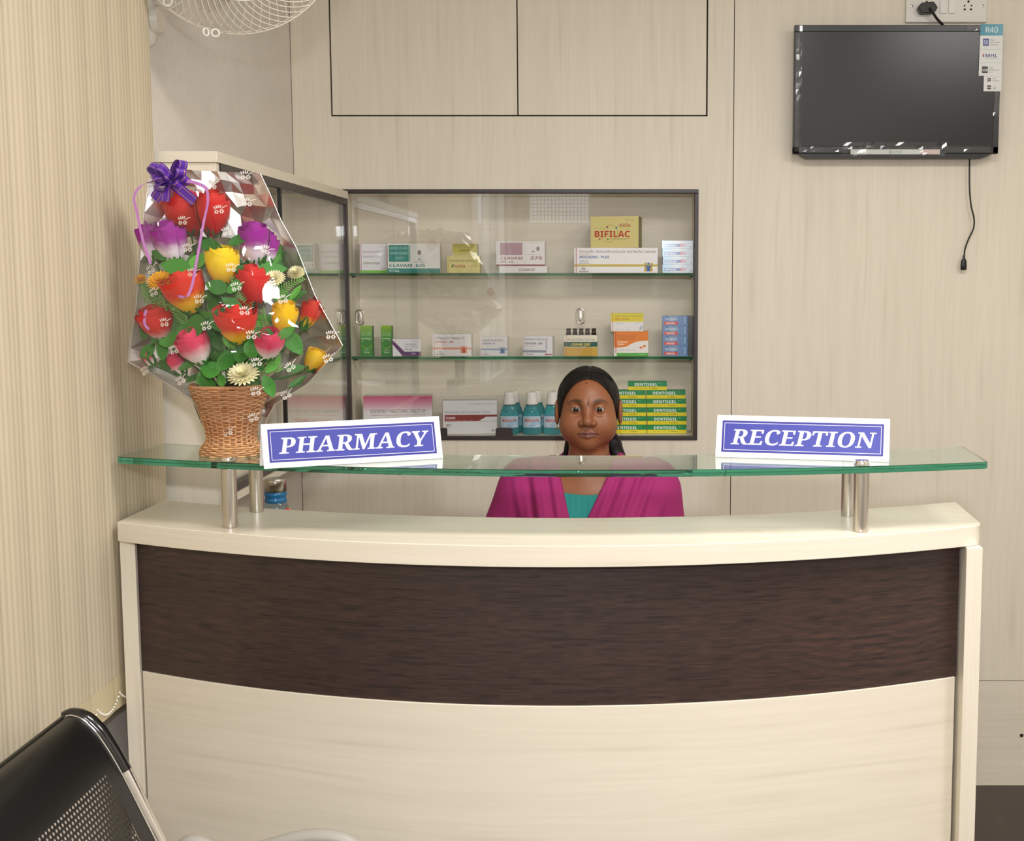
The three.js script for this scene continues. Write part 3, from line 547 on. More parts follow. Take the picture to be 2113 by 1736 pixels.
const mk = (main, c1, c2, mark) => (x, W, H) => {
  x.fillStyle = '#f0efef'; x.fillRect(0, 0, W, H); x.fillStyle = c2; x.fillRect(0, H * 0.62, W, H * 0.09); x.fillStyle = '#c4626a'; x.fillRect(W * 0.035, 0, W * 0.012, H);
  write(x, main[0], W * 0.08, H * 0.24, H * 0.15, '#565662', { width: W * 0.76 }); write(x, main[1], W * 0.08, H * 0.4, H * 0.115, c1, { bold: 1, width: W * 0.46 }); lines(x, W * 0.08, H * 0.45, W * 0.3, 1, 6, c2, 6); lines(x, W * 0.08, H * 0.55, W * 0.22, 1, 6, '#888', 5);
  if (mark) figure(x, W * 0.81, H * 0.88, H * 0.33, c1, c2); x.strokeStyle = '#444'; x.lineWidth = 5; x.beginPath(); x.ellipse(W * 0.19, H * 0.83, W * 0.035, H * 0.035, 0, 0, 7); x.stroke(); write(x, 'Mankind', W * 0.08, H * 0.96, H * 0.08, '#333', { bold: 1, width: W * 0.23 });
};
carton('medicine_carton', 'white carton with an orange stripe and orange figure mark', [893, 690, 972, 735], SH2, { back: 0.05 }, mk(['Ofloxacin Tablets IP', 'ZENFLOX - 200'], '#c8402c', '#e9a183', true));
carton('medicine_carton', 'small white carton with a blue stripe and blue figure mark', [992, 696, 1047, 735.5], SH2, { back: 0.05 }, mk(['Amoxycillin Dispersible Tablets IP', 'MOXIKIND - 250'], '#34598f', '#9fb2cf', true));
carton('medicine_carton', 'white capsule carton with dark blue lines and a red corner bar', [1079, 694, 1140, 734.5], SH2, { back: 0.05, turn: -0.1 }, (x, W, H) => {
  x.fillStyle = '#eeeef0'; x.fillRect(0, 0, W, H); write(x, 'Cephalexin Capsules IP', W * 0.06, H * 0.2, H * 0.13, '#61647a', { width: W * 0.78 }); write(x, 'CEFASTAR - 500', W * 0.06, H * 0.42, H * 0.13, '#2c3350', { bold: 1, width: W * 0.6 }); x.fillStyle = '#b9606e'; x.fillRect(W * 0.03, 0, W * 0.012, H); x.fillStyle = '#3d5080'; x.fillRect(0, H * 0.72, W * 0.8, H * 0.03); x.fillRect(0, H * 0.78, W * 0.8, H * 0.04); x.fillStyle = '#b0303a'; x.fillRect(W * 0.74, H * 0.9, W * 0.24, H * 0.06); lines(x, W * 0.06, H * 0.5, W * 0.34, 1, 6, '#777', 6); lines(x, W * 0.06, H * 0.64, W * 0.3, 1, 6, '#777', 5); x.fillStyle = '#8d93a8'; for (let i = 0; i < 8; i++) x.fillRect(W * 0.77, H * (0.2 + i * 0.06), W * 0.05, H * 0.03); write(x, 'Mankind', W * 0.1, H * 0.95, H * 0.09, '#333', { bold: 1 });
});
const cephe = carton('vial_carton', 'yellow and green carton topped with rows of dark vials', [1164, 693, 1232.5, 736], SH2, { deep: 0.034, back: 0.045, side: '#cfc9a8', top: '#3a2c22' }, (x, W, H) => {
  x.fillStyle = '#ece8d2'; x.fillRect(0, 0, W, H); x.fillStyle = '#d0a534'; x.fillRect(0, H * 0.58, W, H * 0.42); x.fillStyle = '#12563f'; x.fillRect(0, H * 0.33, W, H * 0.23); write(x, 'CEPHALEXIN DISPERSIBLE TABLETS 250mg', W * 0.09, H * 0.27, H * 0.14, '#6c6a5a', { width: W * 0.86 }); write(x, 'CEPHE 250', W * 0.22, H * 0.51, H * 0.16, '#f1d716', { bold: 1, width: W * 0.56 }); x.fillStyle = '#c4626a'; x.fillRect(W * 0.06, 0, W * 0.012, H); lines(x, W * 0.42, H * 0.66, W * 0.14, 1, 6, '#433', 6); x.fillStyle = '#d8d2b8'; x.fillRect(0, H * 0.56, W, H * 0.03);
});
{
  const vg = merge([lathe([[0, 0], [0.0062, 0], [0.0062, 0.008], [0.0042, 0.0105], [0.0042, 0.0125], [0.0058, 0.0132], [0.0062, 0.0175], [0.0045, 0.0195], [0, 0.0195]], 14)]);
  const brown = phys({ color: 0x2b1712, roughness: 0.2, clearcoat: 0.6 });
  const a = at(1164, 700, WALL + 0.045).x, b = at(1232.5, 700, WALL + 0.045).x;
  for (let r = 0; r < 2; r++) for (let i = 0; i < 5; i++) {
    const v = mesh('vial', vg, brown); v.position.set(a + (b - a) * (i + 0.62 + (r ? 0.12 : 0)) / 5.25, cephe.top + 0.0003, -(WALL + 0.0535 + r * 0.0145));
    tag(v, 'small dark brown vial standing in the yellow and green carton', 'vial', 'dark vials on the yellow carton');
  }
}
const ora = carton('medicine_carton', 'orange and white carton with a green foot under a yellow topped carton', [1267, 685.5, 1337.5, 736], SH2, { back: 0.045, side: '#d9d6cd', top: '#e08a34' }, (x, W, H) => {
  x.fillStyle = '#efece6'; x.fillRect(0, 0, W, H); x.fillStyle = '#e8821e'; x.beginPath(); x.moveTo(0, 0); x.lineTo(W, 0); x.lineTo(W, H * 0.38); x.quadraticCurveTo(W * 0.62, H * 0.36, W * 0.4, H * 0.6); x.quadraticCurveTo(W * 0.2, H * 0.68, 0, H * 0.66); x.fill(); x.fillStyle = '#54ad3a'; x.fillRect(W * 0.08, H * 0.88, W * 0.92, H * 0.12); x.fillStyle = '#b9402a'; x.fillRect(W * 0.045, 0, W * 0.02, H * 0.9);
  write(x, 'Diclofenac Sodium and', W * 0.1, H * 0.22, H * 0.11, '#9a5412', { width: W * 0.56 }); write(x, 'Paracetamol Tablets', W * 0.1, H * 0.33, H * 0.11, '#9a5412', { width: W * 0.5 }); write(x, 'Dicloneal', W * 0.1, H * 0.46, H * 0.09, '#fff2e0', { bold: 1 }); write(x, 'Tablets', W * 0.1, H * 0.55, H * 0.08, '#fff2e0', { bold: 1 }); lines(x, W * 0.1, H * 0.76, W * 0.5, 1, 6, '#555', 6); for (const [a, b] of [[0.79, 0.66], [0.89, 0.6]]) { x.fillStyle = '#e57c1c'; x.beginPath(); x.ellipse(W * a, H * b, W * 0.045, H * 0.045, 0, 0, 7); x.fill(); } lines(x, W * 0.74, H * 0.93, W * 0.2, 1, 6, '#d8efcf', 8);
});
carton('medicine_carton', 'yellow topped white carton lying on an orange and white carton', [1261, 648, 1327.5, 685], ora.top, { back: 0.047, side: '#cfcdbd', top: '#d9cb45' }, (x, W, H) => {
  x.fillStyle = '#ebeae6'; x.fillRect(0, 0, W, H); x.fillStyle = '#e2d234'; x.fillRect(0, 0, W, H * 0.47); x.fillStyle = '#c0453c'; x.fillRect(W * 0.045, 0, W * 0.015, H);
  write(x, 'Tramadol and Paracetamol Dispersible Tablets', W * 0.12, H * 0.2, H * 0.15, '#9a9230', { width: W * 0.83 }); write(x, 'Nimek - Plus Kid', W * 0.12, H * 0.36, H * 0.13, '#c25026', { bold: 1, width: W * 0.44 }); lines(x, W * 0.66, H * 0.31, W * 0.28, 1, 6, '#c25026', 6); lines(x, W * 0.12, H * 0.41, W * 0.3, 1, 6, '#a08a28', 5); lines(x, W * 0.12, H * 0.56, W * 0.3, 1, 6, '#6d93b8', 6); lines(x, W * 0.72, H * 0.56, W * 0.2, 1, 6, '#6d93b8', 5); lines(x, W * 0.12, H * 0.9, W * 0.45, 1, 6, '#6d93b8', 5); x.strokeStyle = '#4b7fb5'; x.lineWidth = 6; x.beginPath(); x.arc(W * 0.94, H * 0.82, H * 0.08, 0, 7); x.stroke(); x.beginPath(); x.moveTo(W * 0.97, H * 0.68); x.lineTo(W * 0.88, H * 0.92); x.stroke();
});
const hexi = canvasMap(512, 160, (x, W, H) => {
  x.fillStyle = '#5f86b8'; x.fillRect(0, 0, W, H); for (let i = 0; i < 26; i++) { x.strokeStyle = ['#9fc0df', '#3d6297', '#d7e6f2', '#2f4f86'][i % 4]; x.lineWidth = 3 + noise(i, 2) * 5; x.beginPath(); x.arc(W * 0.3, H * 0.9, 60 + i * 7, 4.0 + noise(i, 4) * 0.4, 5.4); x.stroke(); }
  x.fillStyle = '#16181d'; x.fillRect(W * 0.84, 0, W * 0.16, H); x.fillStyle = '#7fb3d8'; x.fillRect(W * 0.72, H * 0.1, W * 0.06, H * 0.7); x.fillStyle = '#2a5692'; x.fillRect(W * 0.79, H * 0.05, W * 0.04, H * 0.85); x.fillStyle = '#cd4438'; x.fillRect(W * 0.05, H * 0.58, W * 0.46, H * 0.32); write(x, 'HEXIGEL', W * 0.13, H * 0.84, H * 0.25, '#f6ece4', { bold: 1, width: W * 0.29 }); write(x, 'Hexidine', W * 0.08, H * 0.42, H * 0.3, '#dfe9f3', { width: W * 0.42 });
});
const hexFilm = phys({ map: hexi, roughness: 0.25, clearcoat: 1, clearcoatRoughness: 0.1 });
y = SH2;
for (let i = 0; i < 4; i++) y = carton('gel_carton', `glossy dark blue gel carton with red name, ${['bottom', 'second from the bottom', 'third from the bottom', 'topmost'][i]} of its stack`, [1367, 716 - i * 21.2, 1429.5, 736.5 - i * 21.2], y, { mat: hexFilm, map: hexi, deep: 0.034, back: 0.04, group: 'blue gel cartons in a stack', side: '#4a6f9f', top: '#8fb0d2' }).top;

// cabinet floor
carton('medicine_carton', 'large white carton with a fading pink top band', [752, 820, 891, 898], SH3, { deep: 0.07, back: 0.05, turn: 0.13, side: '#dcdad5' }, (x, W, H) => {
  const g = x.createLinearGradient(0, 0, 0, H * 0.42); g.addColorStop(0, '#c84a72'); g.addColorStop(1, '#eceae8'); x.fillStyle = '#eceae8'; x.fillRect(0, 0, W, H); x.fillStyle = g; x.fillRect(0, 0, W, H * 0.42);
  write(x, 'DISPERSIBLE PARACETAMOL TABLETS BP', W * 0.1, H * 0.45, H * 0.13, '#55535a', { width: W * 0.8 }); x.fillStyle = '#b9566b'; x.fillRect(W * 0.11, H * 0.5, W * 0.79, H * 0.01); write(x, 'Para - V - 650 DT', W * 0.22, H * 0.7, H * 0.14, '#c02c58', { bold: 1, width: W * 0.56 }); lines(x, W * 0.76, H * 0.06, W * 0.18, 1, 6, '#8a3050', 5); write(x, 'Tablets', W * 0.4, H * 0.88, H * 0.08, '#555');
});
carton('medicine_carton', 'grey white carton with a dark red band beside blue bottles', [914, 829, 1025, 898], SH3, { deep: 0.05, back: 0.045, turn: 0.1, side: '#dcdcda' }, (x, W, H) => {
  x.fillStyle = '#e9eae9'; x.fillRect(0, 0, W, H); x.fillStyle = '#a8544e'; x.fillRect(0, 0, W * 0.008, H); lines(x, W * 0.45, H * 0.1, W * 0.5, 1, 6, '#666', 5);
  write(x, 'Nimesulide and Paracetamol Tablets', W * 0.05, H * 0.39, H * 0.11, '#9a9aa0', { width: W * 0.82 }); x.fillStyle = '#8f2f2a'; x.beginPath(); x.moveTo(W * 0.04, H * 0.43); x.lineTo(W, H * 0.43); x.lineTo(W, H * 0.49); x.lineTo(W * 0.8, H * 0.49); x.lineTo(W * 0.66, H * 0.62); x.lineTo(W * 0.04, H * 0.62); x.fill(); write(x, 'SUMO', W * 0.06, H * 0.56, H * 0.1, '#f4ecea', { bold: 1, width: W * 0.18 }); lines(x, W * 0.06, H * 0.585, W * 0.46, 1, 6, '#e0c0bc', 5); x.fillStyle = '#777'; x.fillRect(W * 0.66, H * 0.62, W * 0.34, 2); script(x, W * 0.06, H * 0.71, H * 0.075, '#8a4038', 'sumo'); write(x, '-a-', W * 0.89, H * 0.93, H * 0.09, '#222', { bold: 1 });
});
// mouthwash bottles
{
  const labelMap = canvasMap(256, 160, (x, W, H) => { x.fillStyle = '#cfe2ee'; x.fillRect(0, 0, W, H); write(x, 'Chlorhexidine Mouthwash IP', 22, 34, 20, '#5a7f9c', { width: 210 }); x.fillStyle = '#b83338'; x.fillRect(40, 48, 176, 28); write(x, 'HEXIDINE', 62, 71, 24, '#f6eaea', { bold: 1, width: 132 }); lines(x, 60, 86, 130, 1, 6, '#6d8aa5', 5); x.strokeStyle = '#6ab4dc'; x.lineWidth = 7; for (let i = 0; i < 3; i++) { x.beginPath(); x.arc(200, 170, 60 + i * 20, 3.2, 5.4); x.stroke(); } write(x, '80 ml', 120, 140, 20, '#456'); });
  const d0 = WALL + 0.045, s = d0 / FOCAL, liquid = phys({ color: 0x7fe3ea, transmission: 0.75, thickness: 0.03, roughness: 0.03, ior: 1.36, attenuationColor: new THREE.Color().setRGB(0.10, 0.72, 0.78), attenuationDistance: 0.16 });
  const labMat = std({ map: labelMap, roughness: 0.4 }), R = 0.0285, Hb = 0.082;
  const proto = (label, pos) => {
    const t = thing('mouthwash_bottle', label, 'bottle', pos, 'blue mouthwash bottles');
    mesh('bottle_body', lathe([[0, 0.0005], [R * 0.9, 0.0005], [R, 0.004], [R, 0.06], [R * 0.97, 0.066], [R * 0.86, 0.078], [R * 0.68, 0.09], [R * 0.62, 0.094], [0, 0.094]], 28).scale(1, 0.955, 0.72), liquid, t);
    mesh('label', new THREE.CylinderGeometry(R * 1.012, R * 1.012, 0.034, 28, 1, true, -1.15, 2.3).scale(1, 1, 0.73).translate(0, 0.039, 0), labMat, t);
    mesh('cap', lathe([[0, 0.0895], [R * 0.68, 0.0895], [R * 0.67, 0.093], [R * 0.56, 0.124], [R * 0.5, 0.128], [0, 0.128]], 24), M.white, t).userData.label = 'tapered white cap';
    return t;
  };
  for (const [u, dd, l] of [[1052, 0, 'blue mouthwash bottle, front row, next to the grey white carton'], [1098, 0, 'blue mouthwash bottle, middle of the front row'], [1141, 0, "blue mouthwash bottle, front row, next to the woman's head"], [1060, 0.055, 'blue mouthwash bottle, back row, behind the one next to the carton'], [1107, 0.055, 'blue mouthwash bottle, back row, behind the middle one'], [1150, 0.055, "blue mouthwash bottle, back row, behind the woman's head"]]) {
    const p = at(u, 890, d0 + dd);
    proto(l, V(p.x, SH3, p.z));
  }
}
// yellow and green gel cartons
{
  const dento = canvasMap(512, 115, (x, W, H) => { x.fillStyle = '#1f8a4c'; x.fillRect(0, 0, W, H * 0.6); x.fillStyle = '#e6d520'; x.fillRect(0, H * 0.58, W, H * 0.42); write(x, 'DENTOGEL', W * 0.16, H * 0.51, H * 0.46, '#f4f8f2', { bold: 1, width: W * 0.6 }); lines(x, W * 0.78, H * 0.2, W * 0.08, 1, 5, '#e0f0e4', 6); lines(x, W * 0.15, H * 0.78, W * 0.32, 1, 6, '#a8941c', 7); lines(x, W * 0.55, H * 0.76, W * 0.22, 1, 3, '#5a4f10', 10); });
  const mat = std({ map: dento, roughness: 0.3 });
  const cols = [[1255, 1334], [1335.5, 1416.5]], off = [[0, 0], [0, 0.5], [-1, 0], [-1, -1], [-2, -2]];
  let top = SH3;
  for (const [c, [a, b]] of cols.entries()) {
    let yy = SH3;
    for (let i = 0; i < 5; i++) { const o = off[i][c]; yy = carton('dental_gel_carton', `green and yellow gel carton, ${['bottom', 'second from the bottom', 'middle', 'fourth from the bottom', 'topmost'][i]} of the column ${c ? 'by the frame' : "behind the woman"}`, [a + o, 877.4 - i * 18.2, b + o, 895 - i * 18.2], yy, { mat, map: dento, deep: 0.028, back: 0.06, group: 'green and yellow gel cartons', side: '#c9bb1c', top: '#1d7a44' }).top; }
    top = yy;
  }
  carton('dental_gel_carton', 'single green and yellow gel carton on top of the pile', [1296, 786.5, 1376, 804], top, { mat, map: dento, deep: 0.028, back: 0.06, group: 'green and yellow gel cartons', side: '#c9bb1c', top: '#1d7a44' });
}

// ---------------------------------------------------------------- television, sockets and cables
{
  const p0 = at(1637, 316, WALL - 0.055), p1 = at(2066, 54, WALL - 0.055), w = p1.x - p0.x, h = p1.y - p0.y;
  const t = thing('television', 'flat black wall television still carrying protective film and stickers', 'television', V((p0.x + p1.x) / 2, (p0.y + p1.y) / 2, Z0));
  const k = w / 430;   // metres per photo pixel on its front
  const zf = 0.055, X = (u) => (u - 1851.5) * k, Y = (v) => (185 - v) * k;
  mesh('housing', box(-w / 2 + 0.03, w / 2 - 0.03, -h / 2 + 0.03, h / 2 - 0.03, 0.0015, 0.036, 0.008), M.blackPlastic, t);
  mesh('bezel', merge([box(X(1636), X(2068), Y(66), Y(52), 0.034, zf, 0.002), box(X(1636), X(1650), Y(316), Y(66), 0.034, zf, 0.002), box(X(2056), X(2068), Y(316), Y(66), 0.034, zf, 0.002), box(X(1636), X(2068), Y(316), Y(301), 0.034, zf, 0.002)]), std({ color: 0x222327, roughness: 0.3 }), t);
  mesh('screen', box(X(1650), X(2056), Y(301), Y(66), 0.034, zf - 0.002), phys({ color: 0x131315, roughness: 0.24, ior: 1.5 }), t);
  mesh('base_bar', new THREE.ExtrudeGeometry(new THREE.Shape([[1648, 316], [2058, 316], [2034, 326], [1664, 326]].map(([u, v]) => new THREE.Vector2(X(u), Y(v)))), { depth: 0.03, bevelEnabled: false }).translate(0, 0, 0.02), M.blackPlastic, t);
  const sticker = canvasMap(256, 700, (x, W, H) => {
    x.fillStyle = '#e6e7e4'; x.fillRect(0, 0, W, H); const g = x.createLinearGradient(0, 0, W, 120); g.addColorStop(0, '#3b8fa8'); g.addColorStop(1, '#6fb0c0'); x.fillStyle = g; x.fillRect(0, 0, W, 118); write(x, 'R40', 52, 86, 82, '#f3f7f7', { width: 150 });
    x.fillStyle = '#b9bab8'; for (const v of [258, 400, 540]) x.fillRect(0, v, W, 4);
    x.fillStyle = '#27418c'; x.fillRect(34, 150, 66, 74); x.fillStyle = '#dfe6f2'; for (let i = 0; i < 4; i++) x.fillRect(46 + i * 13, 162, 5, 50); for (const [i, s] of ['Clear', 'Resolution', 'Enhancer'].entries()) write(x, s, 116, 172 + i * 24, 22, '#555');
    write(x, 'MHL', 62, 342, 44, '#2c3a78', { bold: 1, width: 138 }); x.fillStyle = '#a55'; x.fillRect(34, 310, 18, 30); lines(x, 60, 352, 140, 1, 6, '#9aa', 4);
    x.fillStyle = '#3a3636'; x.fillRect(30, 438, 66, 72); write(x, 'USB', 36, 490, 30, '#eee', { bold: 1 }); for (const [i, s] of ['Super', 'Multi-Format', 'PLAY'].entries()) write(x, s, 108, 460 + i * 24, 20, '#555');
    x.fillStyle = '#3a3636'; x.fillRect(96, 560, 36, 36); x.fillRect(96, 636, 42, 42); write(x, '11', 100, 588, 24, '#eee', { bold: 1 }); write(x, 'HDMI', 98, 663, 16, '#eee', { bold: 1 }); write(x, 'Indian', 146, 572, 18, '#666'); write(x, 'Languages', 146, 594, 18, '#666'); write(x, 'x2', 160, 676, 34, '#444');
  });
  const sx0 = X(2023), sx1 = X(2070.5), sy0 = Y(188), sy1 = Y(51);
  const stk = new THREE.Shape([[sx0, sy1], [sx1, sy1], [sx1 - 0.004 * 0, sy0], [X(2033), sy0], [X(2033), Y(156)], [X(2022), Y(156)]].map((p) => new THREE.Vector2(...p)));
  const sg = new THREE.ExtrudeGeometry(stk, { depth: 0.0006, bevelEnabled: false }).translate(0, 0, zf + 0.0004);
  { const p = sg.attributes.position, uv = sg.attributes.uv; for (let i = 0; i < p.count; i++) uv.setXY(i, (p.getX(i) - sx0) / (sx1 - sx0), (p.getY(i) - sy0) / (sy1 - sy0)); }
  mesh('feature_sticker', sg, std({ map: sticker, roughness: 0.35 }), t).userData.label = 'white and teal feature sticker reading R40';
  const strip = canvasMap(512, 40, (x, W, H) => { x.fillStyle = '#cfd6cf'; x.fillRect(0, 0, W, H); x.fillStyle = '#d9c4c0'; x.fillRect(W * 0.79, 0, W * 0.2, H); x.fillStyle = '#6f7674'; x.fillRect(W * 0.445, 0, 3, H); x.fillRect(W * 0.785, 0, 3, H); write(x, 'SONY', W * 0.42, H * 0.72, 26, '#8d938f', { font: 'serif', bold: 1, width: 84 }); });
  mesh('paper_strip', box(X(1757), X(1945), Y(318), Y(307.5), zf + 0.0004, zf + 0.001), std({ color: 0x9a9f9a }), t);
  const ps = new THREE.PlaneGeometry(X(1945) - X(1757), Y(307.5) - Y(318)).translate((X(1945) + X(1757)) / 2, (Y(318) + Y(307.5)) / 2, zf + 0.0013);
  mesh('logo_strip', ps, std({ map: strip, roughness: 0.4 }), t);
  // crumpled clear film left on the bezel
  const filmMat = phys({ color: 0xffffff, transmission: 1, thickness: 0, roughness: 0.08, ior: 1.5, side: THREE.DoubleSide });
  function crumple(u0, v0, u1, v1, nx, ny, amp) {
    const g = new THREE.PlaneGeometry(1, 1, nx, ny).toNonIndexed(), p = g.attributes.position;
    for (let i = 0; i < p.count; i++) { const a = p.getX(i) + 0.5, b = p.getY(i) + 0.5, q = noise(a * nx * 7.3 + u0, b * ny * 5.1 + v0); p.setXYZ(i, X(u0 + (u1 - u0) * a), Y(v1 + (v0 - v1) * b), zf + 0.0022 + amp * q); }
    g.computeVertexNormals(); return g;
  }
  mesh('film', crumple(1740, 293, 1958, 322, 22, 4, 0.006), filmMat, t);
  mesh('film', crumple(1638, 302, 1740, 313, 12, 2, 0.002), filmMat, t);
  mesh('film', crumple(1958, 300, 2050, 314, 10, 2, 0.002), filmMat, t);
  mesh('film', crumple(1640, 54, 1652, 312, 2, 22, 0.002), filmMat, t);
  mesh('film', crumple(2054, 160, 2069, 240, 3, 10, 0.004), filmMat, t);
  mesh('film', crumple(1995, 50, 2026, 64, 6, 3, 0.004), filmMat, t);
  const hang = (u, v, d) => at(u, v, d);
  const cord = thing('signal_cable', 'thin black cable dangling below the television', 'cable', null);
  const zc = WALL - 0.02;
  mesh('cord', tube([hang(2001, 318, WALL - 0.03), hang(2000.5, 345, zc), hang(2001, 395, zc), hang(2004, 425, zc), hang(2010, 452, zc), hang(2009, 470, zc), hang(1998, 495, zc), hang(1991, 515, zc), hang(1989.5, 532, zc)], 0.0024, 60, 8), M.blackPlastic, cord);
  const pl = at(1989, 528, zc);
  mesh('plug', lathe([[0, 0.001], [0.0045, 0.001], [0.0036, -0.006], [0.0085, -0.016], [0.0090, -0.028], [0.0086, -0.041], [0, -0.041]].map(([r, yy]) => [r, yy]), 8).scale(1, 1, 0.55).translate(pl.x, pl.y, pl.z), M.blackPlastic, cord);
}
// switch board with sockets
{
  const a = at(1867, 48, WALL), b = at(2036.5, -42, WALL), w = b.x - a.x, h = b.y - a.y;
  const t = thing('switch_board', 'white electric switch board with sockets above the television', 'switch', V(a.x, a.y, Z0));
  const k = w / 169.5, X = (u) => (u - 1867) * k, Y = (v) => (48 - v) * k;
  mesh('plate', box(0, w, 0, h, 0.0005, 0.012, 0.003), M.whitePlastic, t);
  for (const u of [1937.5, 1955.5]) mesh('switch', box(X(u), X(u + 13.5), Y(30), Y(-10), 0.011, 0.0165, 0.0015), M.white, t);
  for (const [u, v, r] of [[1910, 6, 2.2], [1997, 5.5, 2.4], [1989, 14, 1.7], [2003.5, 14, 1.7], [1989.5, 21.5, 2.2], [2002.5, 21.5, 2.2]]) mesh('socket_hole', new THREE.CylinderGeometry(r * k, r * k, 0.002, 12).rotateX(PI / 2).translate(X(u), Y(v), 0.0118), M.gap, t);
  for (const u of [1879, 2027]) mesh('screw', lathe([[0, 0], [0.0042, 0], [0.004, 0.0012], [0, 0.0016]], 14).rotateX(PI / 2).translate(X(u), Y(14.5), 0.012), M.steel, t);
}
{
  const t = thing('power_cable', 'black mains plug and lead feeding the television', 'cable', null);
  const z1 = WALL - 0.0125, c = at(1910, 20, z1);
  const plug = new THREE.ExtrudeGeometry(rounded([[-0.0255, 0, 0.004], [-0.017, 0.0125, 0.003], [0.016, 0.0155, 0.003], [0.027, 0.001, 0.004], [0.017, -0.0125, 0.003], [-0.017, -0.0135, 0.003]]), { depth: 0.024, bevelEnabled: true, bevelSize: 0.002, bevelThickness: 0.003, bevelSegments: 2 });
  mesh('plug', plug.translate(c.x, c.y, c.z + 0.003), M.blackPlastic, t);
  mesh('lead', tube([at(1915, 14, z1 - 0.02), at(1923, 23, z1 - 0.036), at(1933, 38, z1 - 0.026), at(1944, 50, z1 - 0.016), at(1958, 70, z1 + 0.004)], 0.0038, 30, 8), M.blackPlastic, t);
}

// ---------------------------------------------------------------- wall fan, only its lower edge in view
{
  const c = at(486, -150, 2.62), t = thing('wall_fan', 'cream wall fan with spiral wire guard high on the left wall', 'fan', c);
  const cream = std({ color: 0xe9e2d2, roughness: 0.4 });
  const head = new THREE.Object3D(), q = new THREE.Quaternion().setFromUnitVectors(V(0, 0, 1), V(0.42, -0.42, 0.8).normalize());
  const turn = (g) => g.applyQuaternion(q);
  const R = 0.205, wires = [], back = [];
  const dome = (r, s) => s * (0.075 * (1 - (r / R) ** 2.4)) ;
  for (let i = 0; i < 64; i++) {
    const a0 = i / 64 * 2 * PI, pts = [], pb = [];
    for (let k = 0; k <= 8; k++) { const f = k / 8, r = 0.045 + (R - 0.045) * f, a = a0 + f * 0.95, b = a0 - f * 0.5; pts.push(V(r * Math.cos(a), r * Math.sin(a), dome(r, 1))); pb.push(V(r * Math.cos(b), r * Math.sin(b), dome(r, -1) - 0.012)); }
    wires.push(tube(pts, 0.00125, 14, 5)); back.push(tube(pb, 0.00115, 12, 5));
  }
  for (const r of [R, 0.125]) { wires.push(new THREE.TorusGeometry(r, 0.0016, 6, 72).translate(0, 0, dome(r, 1))); back.push(new THREE.TorusGeometry(r, 0.0016, 6, 72).translate(0, 0, dome(r, -1) - 0.012)); }
  mesh('front_guard', turn(merge(wires)), cream, t);
  mesh('rear_guard', turn(merge(back)), cream, t);
  mesh('badge', turn(new THREE.SphereGeometry(0.05, 24, 12).scale(1, 1, 0.25).translate(0, 0, 0.07)), cream, t);
  const bladeMat = std({ color: 0xb9b0a4, roughness: 0.4 });
  for (let i = 0; i < 3; i++) {
    const s = new THREE.Shape(); s.moveTo(0.02, -0.02); s.bezierCurveTo(0.06, -0.07, 0.15, -0.075, 0.17, -0.02); s.bezierCurveTo(0.17, 0.04, 0.09, 0.04, 0.02, 0.02);
    const g = new THREE.ExtrudeGeometry(s, { depth: 0.003, bevelEnabled: false }); g.rotateX(0.35); g.rotateZ(i * 2 * PI / 3 + 0.2);
    mesh('blade', turn(g), bladeMat, t);
  }
  mesh('motor', turn(lathe([[0, 0.055], [0.05, 0.055], [0.062, 0.03], [0.062, -0.03], [0.045, -0.06], [0, -0.062]], 28).rotateX(-PI / 2).translate(0, 0, -0.13)), cream, t);
  const clip = at(346, 3, 2.62).sub(c);
  mesh('guard_clip', new THREE.TorusGeometry(0.008, 0.0035, 8, 18).translate(clip.x, clip.y, clip.z), M.whitePlastic, t);
  for (const [u, dz] of [[425, 0], [441, 0.01]]) { const p = at(u, 66, 2.62).sub(c); mesh('spring_clip', new THREE.TorusGeometry(0.007, 0.002, 8, 18).rotateY(u < 430 ? 1.1 : 0.2).translate(p.x, p.y, p.z - dz), M.whitePlastic, t); }
  const wallX = LEFT - c.x, p = at(313, 40, 2.75).sub(c);
  mesh('wall_bracket', new THREE.SphereGeometry(0.06, 24, 18).scale(0.32, 1.25, 0.6).translate(wallX + 0.004, p.y + 0.02, p.z), M.whitePlastic, t);
  mesh('knob', new THREE.CylinderGeometry(0.026, 0.03, 0.014, 24).rotateZ(-PI / 2).translate(wallX + 0.024, p.y, p.z + 0.004), cream, t);
  mesh('arm', tube([V(wallX + 0.03, p.y + 0.06, p.z), V(wallX + 0.07, p.y + 0.16, p.z), V(-0.09, 0.06, -0.16), V(-0.06, 0.04, -0.13)], 0.018, 24, 10), cream, t);
}

